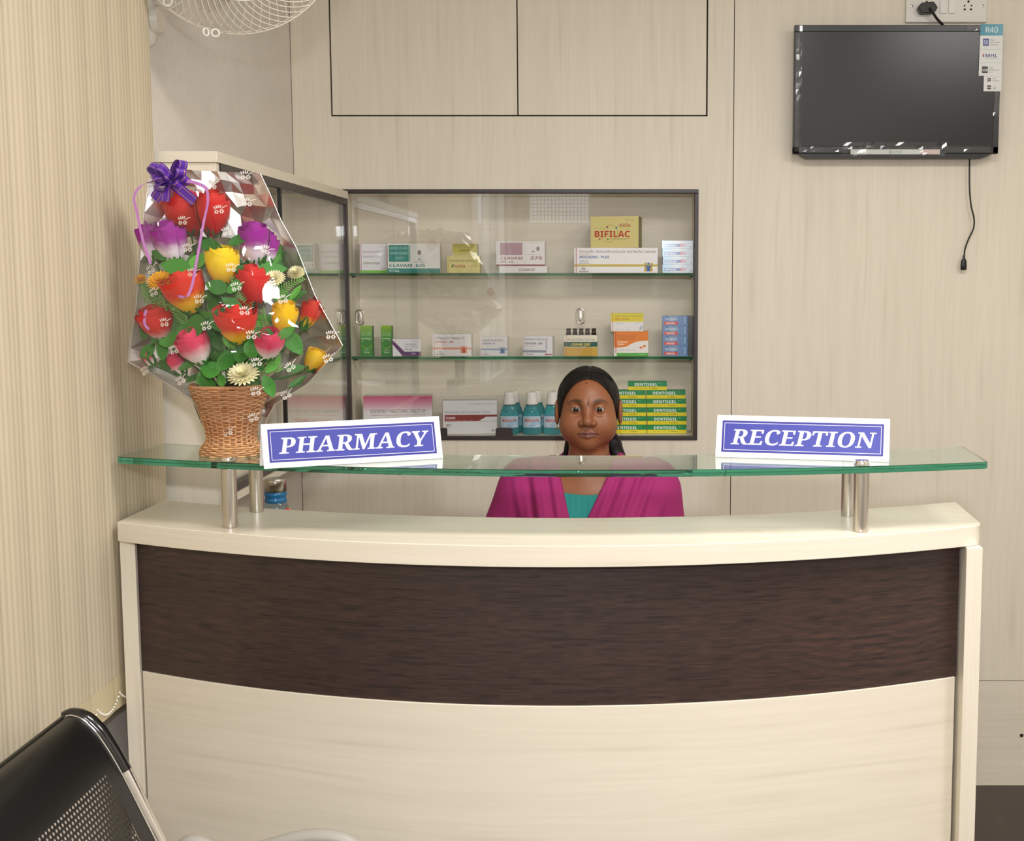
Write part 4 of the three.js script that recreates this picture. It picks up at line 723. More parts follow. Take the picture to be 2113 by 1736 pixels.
// ---------------------------------------------------------------- perforated steel waiting chair, foreground
{
  const t = thing('waiting_chair', 'black perforated steel waiting chair with chrome frame by the blind', 'chair', null);
  const zA = -2.0, wide = 0.52, steelBlack = phys({ color: 0x0a0a0a, roughness: 0.36, clearcoat: 0.15, clearcoatRoughness: 0.2 });
  const prof = [V(-0.886, 0.868, 0), V(-0.876, 0.872, 0), V(-0.858, 0.868, 0), V(-0.839, 0.851, 0), V(-0.821, 0.824, 0), V(-0.8026, 0.79, 0), V(-0.746, 0.664, 0), V(-0.676, 0.508, 0), V(-0.648, 0.462, 0), V(-0.60, 0.438, 0), V(-0.45, 0.43, 0), V(-0.32, 0.44, 0), V(-0.27, 0.43, 0), V(-0.255, 0.41, 0)];
  const curve = new THREE.CatmullRomCurve3(prof, false, 'centripetal');
  const total = curve.getLength(), on = (s) => curve.getPointAt(Math.min(1, Math.max(0, s / total)));
  function sheet(s0, s1, z0, z1, n) {   // plain strip of the bent plate
    const pos = [], idx = [];
    for (let i = 0; i <= n; i++) { const p = on(s0 + (s1 - s0) * i / n); pos.push(p.x, p.y, z0, p.x, p.y, z1); if (i) { const b = (i - 1) * 2; idx.push(b, b + 1, b + 2, b + 1, b + 3, b + 2); } }
    const g = new THREE.BufferGeometry(); g.setAttribute('position', new THREE.Float32BufferAttribute(pos, 3)); g.setIndex(idx); g.computeVertexNormals(); g.setAttribute('uv', new THREE.Float32BufferAttribute(new Float32Array(pos.length / 3 * 2), 2)); return g;
  }
  function perforated(s0, s1, z0, z1, pitch, r) {   // flat-ish part with real round holes, then bent along the profile
    const sh = new THREE.Shape([[z0, s0], [z1, s0], [z1, s1], [z0, s1]].map((p) => new THREE.Vector2(...p)));
    let row = 0;
    for (let s = s0 + pitch * 0.6; s < s1 - pitch * 0.4; s += pitch * 0.866, row++) for (let z = z0 + pitch * (row % 2 ? 1.05 : 0.55); z < z1 - pitch * 0.5; z += pitch) { const h = new THREE.Path(); h.absellipse(z, s, r, r, 0, 2 * PI, true); h.curves.forEach(() => 0); const q = h.getPoints(1).length; sh.holes.push(new THREE.Path(Array.from({ length: 6 }, (_, k) => new THREE.Vector2(z + r * Math.cos(-k * PI / 3), s + r * Math.sin(-k * PI / 3))))); }
    const g = new THREE.ShapeGeometry(sh), p = g.attributes.position, nrm = g.attributes.normal;
    for (let i = 0; i < p.count; i++) { const c = on(p.getY(i)), tt = curve.getTangentAt(Math.min(1, Math.max(0, p.getY(i) / total))); const z = p.getX(i); p.setXYZ(i, c.x, c.y, z); nrm.setXYZ(i, -tt.y, tt.x, 0); if (-tt.y * 1 + tt.x * 1 < 0) nrm.setXYZ(i, tt.y, -tt.x, 0); }
    return g;
  }
  const z0 = zA + 0.012, z1 = zA + wide, holeTop = 0.118;
  steelBlack.side = THREE.DoubleSide;
  mesh('backrest', merge([sheet(0.006, holeTop, z0, z1, 16), sheet(holeTop, 0.44, z0, z0 + 0.042, 8), sheet(holeTop, 0.44, z1 - 0.042, z1, 8), perforated(holeTop, 0.40, z0 + 0.042, z1 - 0.042, 0.0098, 0.0027), sheet(0.40, 0.44, z0 + 0.042, z1 - 0.042, 4)]), steelBlack, t);
  mesh('seat', merge([sheet(0.44, total - 0.004, z0, z0 + 0.04, 20), sheet(0.44, total - 0.004, z1 - 0.04, z1, 20), sheet(0.44, 0.54, z0 + 0.04, z1 - 0.04, 8), sheet(0.82, total - 0.004, z0 + 0.04, z1 - 0.04, 8), sheet(0.54, 0.82, z0 + 0.04, z1 - 0.04, 6)]), steelBlack, t);
  const rail = (z, a = 0.14, b = 1, r = 0.012, dy = -0.004) => { const pts = []; for (let i = 0; i <= 40; i++) { const p = on(total * (a + (b - a) * i / 40)); pts.push(V(p.x, p.y + dy, z)); } return tube(pts, r, 90, 10); };
  for (const z of [zA, z1 + 0.012]) mesh('end_cap', rail(z, 0, 0.15, 0.0128), M.blackGloss, t);
  for (const z of [zA + 0.0135, z1 - 0.0015]) mesh('edge_trim', rail(z, 0, 0.5, 0.0017, 0.001), M.chrome, t);
  mesh('side_frame', rail(zA), M.chrome, t);
  mesh('side_frame', rail(z1 + 0.012), M.chrome, t);
  mesh('top_rail', bar(V(-0.884, 0.868, zA), V(-0.884, 0.868, z1 + 0.012), 0.0055, 10), steelBlack, t);
  const greyPad = std({ color: 0xa9a59c, roughness: 0.4 });
  for (const z of [-2.06, z1 + 0.03]) mesh('armrest', tube([V(-0.78, 0.57, z), V(-0.745, 0.615, z), V(-0.715, 0.634, z), V(-0.68, 0.622, z), V(-0.61, 0.622, z), V(-0.55, 0.638, z), V(-0.505, 0.643, z), V(-0.46, 0.633, z), V(-0.43, 0.60, z), V(-0.425, 0.52, z), V(-0.425, 0.44, z)], 0.014, 60, 10), greyPad, t);
  mesh('beam', box(-0.62, -0.56, 0.36, 0.40, zA - 0.05, z1 + 0.06, 0.004), M.blackPlastic, t);
  for (const z of [zA + 0.05, z1 - 0.05]) mesh('leg', merge([bar(V(-0.59, 0.37, z), V(-0.80, 0.012, z), 0.015, 12), bar(V(-0.59, 0.37, z), V(-0.34, 0.012, z), 0.015, 12), bar(V(-0.83, 0.012, z), V(-0.31, 0.012, z), 0.012, 12)]), M.chrome, t);
}

// ---------------------------------------------------------------- the receptionist, seated behind the counter
function surface(sdf, c, half, n, most = 260000) {
  const mc = new MarchingCubes(n, M.white, false, false, most); mc.isolation = 0;
  const hs = n / 2, fld = mc.field;
  const S = 4, far = half / hs * S * 1.9, pos1 = (i, q) => c[q] + (i - hs) / hs * half;
  for (let k0 = 0; k0 < n; k0 += S) for (let j0 = 0; j0 < n; j0 += S) for (let i0 = 0; i0 < n; i0 += S) {   // blocks far from the surface are skipped
    const dm = sdf(pos1(i0 + S / 2, 0), pos1(j0 + S / 2, 1), pos1(k0 + S / 2, 2)), skip = Math.abs(dm) > far;
    for (let k = k0; k < Math.min(n, k0 + S); k++) for (let j = j0; j < Math.min(n, j0 + S); j++) for (let i = i0; i < Math.min(n, i0 + S); i++) fld[i + j * n + k * n * n] = skip ? -dm : -sdf(pos1(i, 0), pos1(j, 1), pos1(k, 2));
  }
  mc.update();
  const cnt = mc.count, src = mc.positionArray, pos = new Float32Array(cnt * 3), nor = new Float32Array(cnt * 3), e = half / n * 0.7;
  for (let i = 0; i < cnt; i++) {
    const x = c[0] + src[3 * i] * half, y = c[1] + src[3 * i + 1] * half, z = c[2] + src[3 * i + 2] * half;
    const a = sdf(x + e, y, z) - sdf(x - e, y, z), b = sdf(x, y + e, z) - sdf(x, y - e, z), d = sdf(x, y, z + e) - sdf(x, y, z - e), l = Math.hypot(a, b, d) || 1;
    pos.set([x, y, z], 3 * i); nor.set([a / l, b / l, d / l], 3 * i);
  }
  const g = new THREE.BufferGeometry();
  g.setAttribute('position', new THREE.BufferAttribute(pos, 3)); g.setAttribute('normal', new THREE.BufferAttribute(nor, 3));
  return g;
}
const smin = (a, b, k) => { const h = Math.max(k - Math.abs(a - b), 0) / k; return Math.min(a, b) - h * h * k * 0.25; };
const smax = (a, b, k) => -smin(-a, -b, k);
const ball = (x, y, z, cx, cy, cz, r) => Math.hypot(x - cx, y - cy, z - cz) - r;
const egg = (x, y, z, cx, cy, cz, a, b, c) => { const k = Math.hypot((x - cx) / a, (y - cy) / b, (z - cz) / c), q = Math.hypot((x - cx) / (a * a), (y - cy) / (b * b), (z - cz) / (c * c)); return q ? k * (k - 1) / q : -Math.min(a, b, c); };
const pill = (x, y, z, a, b, r0, r1) => {
  const dx = b[0] - a[0], dy = b[1] - a[1], dz = b[2] - a[2], t = Math.max(0, Math.min(1, ((x - a[0]) * dx + (y - a[1]) * dy + (z - a[2]) * dz) / (dx * dx + dy * dy + dz * dz)));
  return Math.hypot(x - a[0] - dx * t, y - a[1] - dy * t, z - a[2] - dz * t) - (r0 + (r1 - r0) * t);
};
{
  // origin: between the eyes; x to the viewer's right, z towards the viewer
  const E = at(1212.7, 845.5, 3.2), t = thing('person', 'seated woman in a magenta shawl over a turquoise tunic behind the counter', 'person', V(E.x, 0, E.z));
  const ey = E.y, EX = 0.0289, EYC = [0, -0.0118];
  function head(x, y, z) {
    const ax = Math.abs(x);
    let d = egg(x, y, z, 0, 0.020, -0.088, 0.0675, 0.072, 0.092);
    d = smin(d, egg(x, y, z, 0, -0.015, -0.06, 0.0665, 0.085, 0.064), 0.02);
    d = smin(d, egg(x, y, z, 0, -0.057, -0.05, 0.0645, 0.044, 0.05), 0.02);
    d = smin(d, ball(ax, y, z, 0.037, -0.040, -0.03, 0.032), 0.022);
    d = smin(d, ball(x, y, z, 0, -0.083, -0.021, 0.019), 0.022);
    d = smin(d, pill(ax, y, z, [0.008, 0.0165, 0.001], [0.04, 0.0185, -0.014], 0.0055, 0.005), 0.012);
    d = smax(d, -ball(ax, y, z, EX, -0.001, 0.0045, 0.0155), 0.008);
    d = smin(d, ball(ax, y, z, EX, -0.0005, EYC[1], 0.0132), 0.007);
    if (z > EYC[1]) { const u = (ax - EX) / 0.0129, q = 1 - u * u; if (q > 0) { const yy = y + 0.0005, e = yy > 0 ? 0.0133 * Math.sin(0.05 + 0.42 * Math.pow(q, 0.75)) - yy : yy + 0.0133 * Math.sin(0.04 + 0.30 * Math.pow(q, 0.85)); d = Math.max(d, Math.min(e, (1 - Math.abs(u)) * 0.0129)); } }
    d = smin(d, pill(x, y, z, [0, 0.008, -0.0005], [0, -0.027, 0.0155], 0.0058, 0.0105), 0.011);
    d = smin(d, ball(x, y, z, 0, -0.0295, 0.0165, 0.0108), 0.006);
    d = smin(d, egg(ax, y, z, 0.0138, -0.0335, 0.007, 0.0082, 0.0076, 0.0098), 0.005);
    d = smax(d, -egg(ax, y, z, 0.008, -0.0425, 0.0135, 0.0038, 0.0024, 0.004), 0.002);
    d = smin(d, pill(ax, y, z, [0.003, -0.0558, 0.0048], [0.0245, -0.0605, -0.0045], 0.0052, 0.002), 0.004);
    d = smin(d, pill(ax, y, z, [0, -0.0655, 0.0042], [0.016, -0.0635, -0.0005], 0.0060, 0.004), 0.004);
    d = smax(d, -pill(ax, y, z, [0, -0.0603, 0.0105], [0.0255, -0.0612, -0.0005], 0.0014, 0.001), 0.002);
    d = smin(d, egg(ax, y, z, 0.079, -0.014, -0.072, 0.0068, 0.032, 0.017), 0.004);
    d = smax(d, -egg(ax, y, z, 0.086, -0.010, -0.066, 0.005, 0.018, 0.008), 0.004);
    return d;
  }
  const neck = (x, y, z) => pill(x, y, z, [0, -0.06, -0.075], [0, -0.17, -0.085], 0.047, 0.056);
  const headNeck = (x, y, z) => Math.max(smin(head(x, y, z), neck(x, y, z), 0.016), -0.15 - y);
  function trunk(x, y, z) {
    const ax = Math.abs(x);
    let d = neck(x, y, z);
    d = smin(d, pill(ax, y, z, [0.0, -0.165, -0.09], [0.15, -0.21, -0.09], 0.045, 0.048), 0.03);
    d = smin(d, pill(ax, y, z, [0.0, -0.29, -0.08], [0.09, -0.28, -0.08], 0.105, 0.095), 0.05);
    d = smin(d, egg(ax, y, z, 0.07, -0.32, -0.0, 0.068, 0.07, 0.06), 0.04);
    d = smin(d, pill(ax, y, z, [0.05, -0.36, -0.08], [0.05, -0.54, -0.07], 0.105, 0.11), 0.05);
    d = smin(d, pill(ax, y, z, [0.06, -0.62, -0.07], [0.1, -0.64, -0.05], 0.115, 0.1), 0.05);
    return d;
  }
  const arms = (x, y, z) => { const ax = Math.abs(x), ex = x < 0 ? 0.262 : 0.205; return smin(pill(ax, y, z, [0.165, -0.215, -0.085], [ex, -0.45, -0.06], 0.05, 0.043), pill(ax, y, z, [ex, -0.45, -0.06], [0.125, -0.545, 0.16], 0.04, 0.026), 0.02); };
  const legs = (x, y, z) => { const ax = Math.abs(x); let d = pill(ax, y, z, [0.09, -0.65, -0.03], [0.11, -0.66, 0.37], 0.088, 0.062); d = smin(d, pill(ax, y, z, [0.11, -0.66, 0.37], [0.11, -1.15, 0.33], 0.056, 0.036), 0.03); return smin(d, pill(ax, y, z, [0.11, -1.185, 0.31], [0.12, -1.2, 0.46], 0.034, 0.026), 0.03); };
  const body = (x, y, z) => smin(smin(trunk(x, y, z), arms(x, y, z), 0.03), legs(x, y, z), 0.04);
  const hand = (x, y, z) => {   // relaxed hand on the thigh
    const ax = Math.abs(x);
    let d = egg(ax, y, z, 0.118, -0.553, 0.205, 0.036, 0.016, 0.044);
    d = smin(d, pill(ax, y, z, [0.123, -0.547, 0.15], [0.121, -0.55, 0.18], 0.025, 0.022), 0.02);
    [[0.146, 0.262], [0.129, 0.275], [0.111, 0.278], [0.093, 0.266]].forEach(([fx, fz], i) => { d = smin(d, pill(ax, y, z, [0.118 + (fx - 0.118) * 0.85, -0.55, 0.225], [fx, -0.55, 0.245 + i % 2 * 0.004], 0.0095, 0.009), 0.006); d = smin(d, pill(ax, y, z, [fx, -0.55, 0.246], [fx, -0.566, fz], 0.009, 0.0075), 0.005); });
    d = smin(d, pill(ax, y, z, [0.092, -0.552, 0.185], [0.070, -0.556, 0.212], 0.0115, 0.010), 0.008);
    return smin(d, pill(ax, y, z, [0.070, -0.556, 0.212], [0.070, -0.564, 0.236], 0.0098, 0.008), 0.006);
  };
  const skin = [0.29, 0.106, 0.044], lip = [0.235, 0.088, 0.075], brow = [0.035, 0.017, 0.011], kohl = [0.02, 0.012, 0.01];
  const lerp3 = (a, b, k) => [a[0] + (b[0] - a[0]) * k, a[1] + (b[1] - a[1]) * k, a[2] + (b[2] - a[2]) * k];
  const step = (a, b, v) => { const q = Math.max(0, Math.min(1, (v - a) / (b - a))); return q * q * (3 - 2 * q); };
  function tone(x, y, z) {
    const ax = Math.abs(x), n = noise(x * 260 + 50, y * 260 + 90) * 0.5 + noise(x * 700 + 9, y * 700) * 0.5;
    let c = skin.map((q) => q * (0.93 + 0.14 * n));
    if (z > -0.05 && y > -0.12) {
      const q2 = Math.max(0, 1 - (ax / 0.0262) ** 2), lim = y > -0.0603 ? 0.0088 * Math.pow(q2, 0.8) - 0.0016 * Math.exp(-((ax / 0.004) ** 2)) : 0.0095 * Math.pow(q2, 0.9), up = step(lim, lim * 0.75, Math.abs(y + 0.0603));
      if (ax < 0.0258) c = lerp3(c, lip, up);
      if (Math.abs(y + 0.0606) < 0.0013 && ax < 0.025 && z > -0.006) c = lerp3(c, [0.07, 0.025, 0.02], 0.8);
      const by = 0.0185 + 0.004 * Math.sin((ax - 0.008) * 60) - Math.max(0, ax - 0.034) * 0.35, bw = 0.0070 - Math.max(0, ax - 0.022) * 0.17;
      if (ax > 0.009 && ax < 0.05) c = lerp3(c, brow, 0.82 * step(bw, bw * 0.25, Math.abs(y - by)) * step(0.008, 0.02, ax) * step(0.05, 0.042, ax));
    }
    return c;
  }
  function paint(g, fn) { const p = g.attributes.position, col = new Float32Array(p.count * 3); for (let i = 0; i < p.count; i++) col.set(fn(p.getX(i), p.getY(i), p.getZ(i)), 3 * i); g.setAttribute('color', new THREE.BufferAttribute(col, 3)); return g; }
  const parts = [paint(surface(headNeck, [0, -0.015, -0.075], 0.135, 144), tone), paint(surface((x, y, z) => Math.max(body(x, y, z), y + 0.135), [0, -0.64, 0.12], 0.64, 100), () => skin), paint(surface(hand, [-0.115, -0.56, 0.21], 0.075, 40), () => skin), paint(surface(hand, [0.115, -0.56, 0.21], 0.075, 40), () => skin)];
  // eyelids: pieces of a sphere round each eye, part of the same skin
  for (const s of [-1, 1]) for (const upper of [true, false]) {
    const nu = 18, nv = 7, pos = [], col = [], nor = [], tri = [], R = 0.0133;
    for (let j = 0; j <= nv; j++) for (let i = 0; i <= nu; i++) {
      const u = i / nu * 2 - 1, az = u * 1.32, q = 1 - u * u, edge = upper ? 0.02 + 0.42 * Math.pow(q, 0.75) : -0.02 - 0.30 * Math.pow(q, 0.85), far = edge + (upper ? 0.34 : -0.3), el = edge + (far - edge) * j / nv, r = R - (j === nv ? 0.0004 : 0);
      const nx = Math.cos(el) * Math.sin(az), nyy = Math.sin(el), nz = Math.cos(el) * Math.cos(az);
      pos.push(s * EX + r * nx, -0.0005 + r * nyy + nx * s * 0.0004, EYC[1] + r * nz); nor.push(nx, nyy, nz); col.push(...(j < (upper ? 1 : 1) ? kohl : j === 1 ? lerp3(kohl, skin, upper ? 0.55 : 0.75) : skin));
    }
    for (let j = 0; j < nv; j++) for (let i = 0; i < nu; i++) { const a = j * (nu + 1) + i, b = a + 1, c = a + nu + 1, d = c + 1; upper ? tri.push(a, b, c, b, d, c) : tri.push(a, c, b, b, c, d); }
    const g = new THREE.BufferGeometry(); g.setAttribute('position', new THREE.Float32BufferAttribute(pos, 3)); g.setAttribute('normal', new THREE.Float32BufferAttribute(nor, 3)); g.setAttribute('color', new THREE.Float32BufferAttribute(col, 3)); g.setIndex(tri);
    parts.push(g.toNonIndexed());
  }
  const faceZ = (x, y) => { let z = 0.05; for (let k = 0; k < 60; k++) z -= headNeck(x, y, z) * 0.7; return z; };
  const lift = (g) => g.translate(0, ey, 0);
  mesh('body', lift(mergeGeometries(parts)), phys({ vertexColors: true, roughness: 0.44, sheen: 0.1 }), t);
  for (const s of [-1, 1]) {
    const e = group('eye', t); e.position.set(s * EX, ey - 0.0005, EYC[1]);
    mesh('eyeball', new THREE.SphereGeometry(0.0127, 28, 20), phys({ color: 0xb0a296, roughness: 0.25, clearcoat: 1, clearcoatRoughness: 0.03 }), e);
    mesh('iris', new THREE.SphereGeometry(0.0129, 24, 10, 0, 2 * PI, 0, 0.55).rotateX(PI / 2), phys({ color: 0x120a07, roughness: 0.2, clearcoat: 0.3, clearcoatRoughness: 0.05 }), e);
  }
  // hair
  const open = (x, y) => Math.hypot(x / 0.0675, (y + 0.03) / 0.1035) - 1;
  function hairField(x, y, z) {
    const ax = Math.abs(x), strand = 0.00022 * Math.sin(z * 900 + ax * 120) + 0.0003 * Math.sin(z * 390 + ax * 60 + 2);
    let d = egg(x, y, z, -0.0015, 0.0205, -0.088, 0.0755, 0.0805, 0.101);
    d = smin(d, egg(ax, y, z, 0.060, -0.01, -0.08, 0.012, 0.055, 0.036), 0.02);
    d += strand + 0.0018 * Math.exp(-(((x - 0.004) / 0.003) ** 2)) * (y > 0.05 ? 1 : 0);
    d = smax(d, (-open(x, y)) * 0.065 + (z < -0.06 ? -(-0.06 - z) * 3 : 0), 0.006);
    d = Math.max(d, -(egg(x, y, z, 0, -0.12, -0.02, 0.06, 0.07, 0.08)));
    d = smin(d, egg(x, y, z, 0, -0.005, -0.165, 0.05, 0.05, 0.035), 0.02);
    d = smin(d, pill(x, y, z, [0.01, -0.03, -0.175], [0.058, -0.10, -0.135], 0.026, 0.021) + strand, 0.01);
    d = smin(d, pill(x, y, z, [0.058, -0.10, -0.135], [0.085, -0.165, -0.125], 0.021, 0.02) + strand, 0.01);
    return Math.min(d, pill(x, y, z, [-0.05, -0.075, -0.10], [-0.062, -0.13, -0.1], 0.008, 0.005));
  }
  const hairMat = phys({ color: 0x0d0908, roughness: 0.5, specularIntensity: 0.6 });
  mesh('hair', lift(surface(hairField, [0.005, -0.03, -0.1], 0.145, 112)), hairMat, t);
  {   // combed strands from the parting to the ears and the knot
    const list = [], rim = (ax, ay, q) => { const cx = -0.0015, cy = 0.0205, cz = -0.088, dx = Math.sin(ax), dy = Math.cos(ax) * Math.cos(ay), dz = Math.cos(ax) * Math.sin(ay), k = 1 / Math.hypot(dx / 0.0755, dy / 0.0805, dz / 0.101); return V(cx + dx * k * q, cy + dy * k * q, cz + dz * k * q); };
    for (let i = 0; i < 70; i++) { const s = i % 2 ? 1 : -1, from = rr(-0.6, 0.78), to = from * 0.5 - rr(0.15, 0.5), q = rr(1.0, 1.012), pts = []; for (let k = 0; k <= 6; k++) { const f = k / 6; pts.push(rim(0.04 * (s > 0 ? 2 : 0) + s * (0.03 + 1.45 * f * rr(0.97, 1.03)), from + (to - from) * f * f, q)); } if (pts.every((p) => open(p.x, p.y) > -0.01 || p.z < -0.06)) list.push(tube(pts, rr(0.0002, 0.0004), 12, 4)); }
    mesh('combed_strand', lift(merge(list)), hairMat, t);
  }
  // loose strands at the ears
  const loose = [];
  for (let i = 0; i < 6; i++) { const s = i % 2 ? 1 : -1, x = s * rr(0.062, 0.08), pts = [V(x - s * 0.004, -0.03, -0.055)]; for (let k = 1; k < 5; k++) pts.push(V(x + s * rr(-0.004, 0.008), -0.03 - k * 0.024, -0.055 + rr(-0.01, 0.01))); loose.push(tube(pts, 0.00016, 16, 4)); }
  mesh('loose_strand', lift(merge(loose)), hairMat, t);
  const gold = std({ color: 0xd9a441, metalness: 1, roughness: 0.25 });
  for (const s of [-1, 1]) mesh('earring', lift(merge([new THREE.SphereGeometry(0.0024, 12, 8).translate(s * 0.0785, -0.042, -0.06), new THREE.SphereGeometry(0.0027, 12, 8).scale(0.8, 1.5, 0.8).translate(s * 0.0785, -0.051, -0.059)])), gold, t);
  mesh('forehead_mark', lift(new THREE.SphereGeometry(0.0011, 10, 8).scale(1, 5.4, 1).translate(0.0012, 0.0145, faceZ(0.0012, 0.0145))), std({ color: 0x2a0a0a, roughness: 0.6 }), t).userData.label = 'thin dark forehead mark';
  mesh('parting_powder', lift(new THREE.SphereGeometry(0.003, 10, 8).scale(0.8, 1.0, 0.25).translate(-0.003, 0.063, faceZ(-0.003, 0.063))), std({ color: 0x6a1c14, roughness: 0.9 }), t);
  // tunic
  const tunicMat = std({ color: new THREE.Color().setRGB(0.04, 0.46, 0.44), map: spread(weaveMap, 0.03), roughness: 0.9 });
  const cloth = (x, y, z) => smin(trunk(x, y, z), arms(x, y, z), 0.03);
  const tunicField = (x, y, z) => { let d = cloth(x, y, z) - 0.006 - 0.0006 * Math.sin(x * 420); d = smax(d, y - (-0.2125 + 1.4 * x * x - (z < -0.06 ? (z + 0.06) * 0.5 : 0)), 0.003); return Math.max(d, -0.70 - y, (Math.abs(x) > 0.17 && y < -0.47) ? -0.47 - y : -1); };
  mesh('tunic', clothUV(lift(surface(tunicField, [0, -0.45, -0.05], 0.29, 104))), tunicMat, t);
  // shawl: laid over both shoulders, open in a narrow slanting V
  function shawlField(x, y, z) {
    const tt = (-0.18 - y) / 0.087, xl = -0.067 + 0.025 * tt, xr = 0.0415 - 0.0445 * tt, s = x > (xl + xr) / 2 ? 1 : -1, a = s > 0 ? x - xr : xl - x;
    const fold = 0.0048 * Math.sin(a * 125 + (y + 0.2) * s * 6 + 0.6 * Math.sin(y * 30)) + 0.003 * Math.sin(a * 62 + 1.3 + y * 14) + 0.0018 * Math.sin(a * 260 + y * 22);
    let d = cloth(x, y, z) - 0.0165 - fold * step(0.0, 0.02, a) * step(0.22, 0.12, Math.abs(x)) * (0.5 + 0.5 * step(-0.12, -0.2, y));
    const front = z > -0.085 ? -a : Math.min(-a, -0.02 + Math.max(0, (z + 0.125) * 2.5));
    d = smax(d, front, 0.006);
    return Math.max(smax(d, Math.hypot(x, (z + 0.09) * 0.9) - 9 + (y > -0.105 ? 20 : 0), 0.004), -0.56 - y);
  }
  const shawlMat = phys({ color: new THREE.Color().setRGB(0.62, 0.036, 0.26), map: spread(weaveMap, 0.025), roughness: 0.85, sheen: 0.3, sheenColor: new THREE.Color(0.5, 0.1, 0.3), sheenRoughness: 0.6 });
  mesh('shawl', clothUV(lift(surface(shawlField, [0, -0.33, -0.05], 0.29, 124))), shawlMat, t);
  const trouser = std({ color: new THREE.Color().setRGB(0.035, 0.30, 0.30), roughness: 0.9 });
  mesh('trousers', lift(surface((x, y, z) => Math.max(legs(x, y, z) - 0.012, -1.12 - y), [0, -0.85, 0.12], 0.36, 64)), trouser, t);
}
function clothUV(g) { return boxUV(g); }
{
  const p = at(1212.7, 845.5, 3.2), t = thing('stool', 'black padded stool under the seated woman', 'stool', V(p.x, 0, p.z - 0.05));
  mesh('seat', lathe([[0, 0.42], [0.17, 0.42], [0.19, 0.435], [0.19, 0.455], [0.17, 0.472], [0, 0.478]], 32), M.blackPlastic, t);
  mesh('column', new THREE.CylinderGeometry(0.025, 0.03, 0.36, 16).translate(0, 0.24, 0), M.chrome, t);
  mesh('foot', lathe([[0, 0.001], [0.2, 0.001], [0.2, 0.012], [0.04, 0.06], [0, 0.06]], 32), M.chrome, t);
}

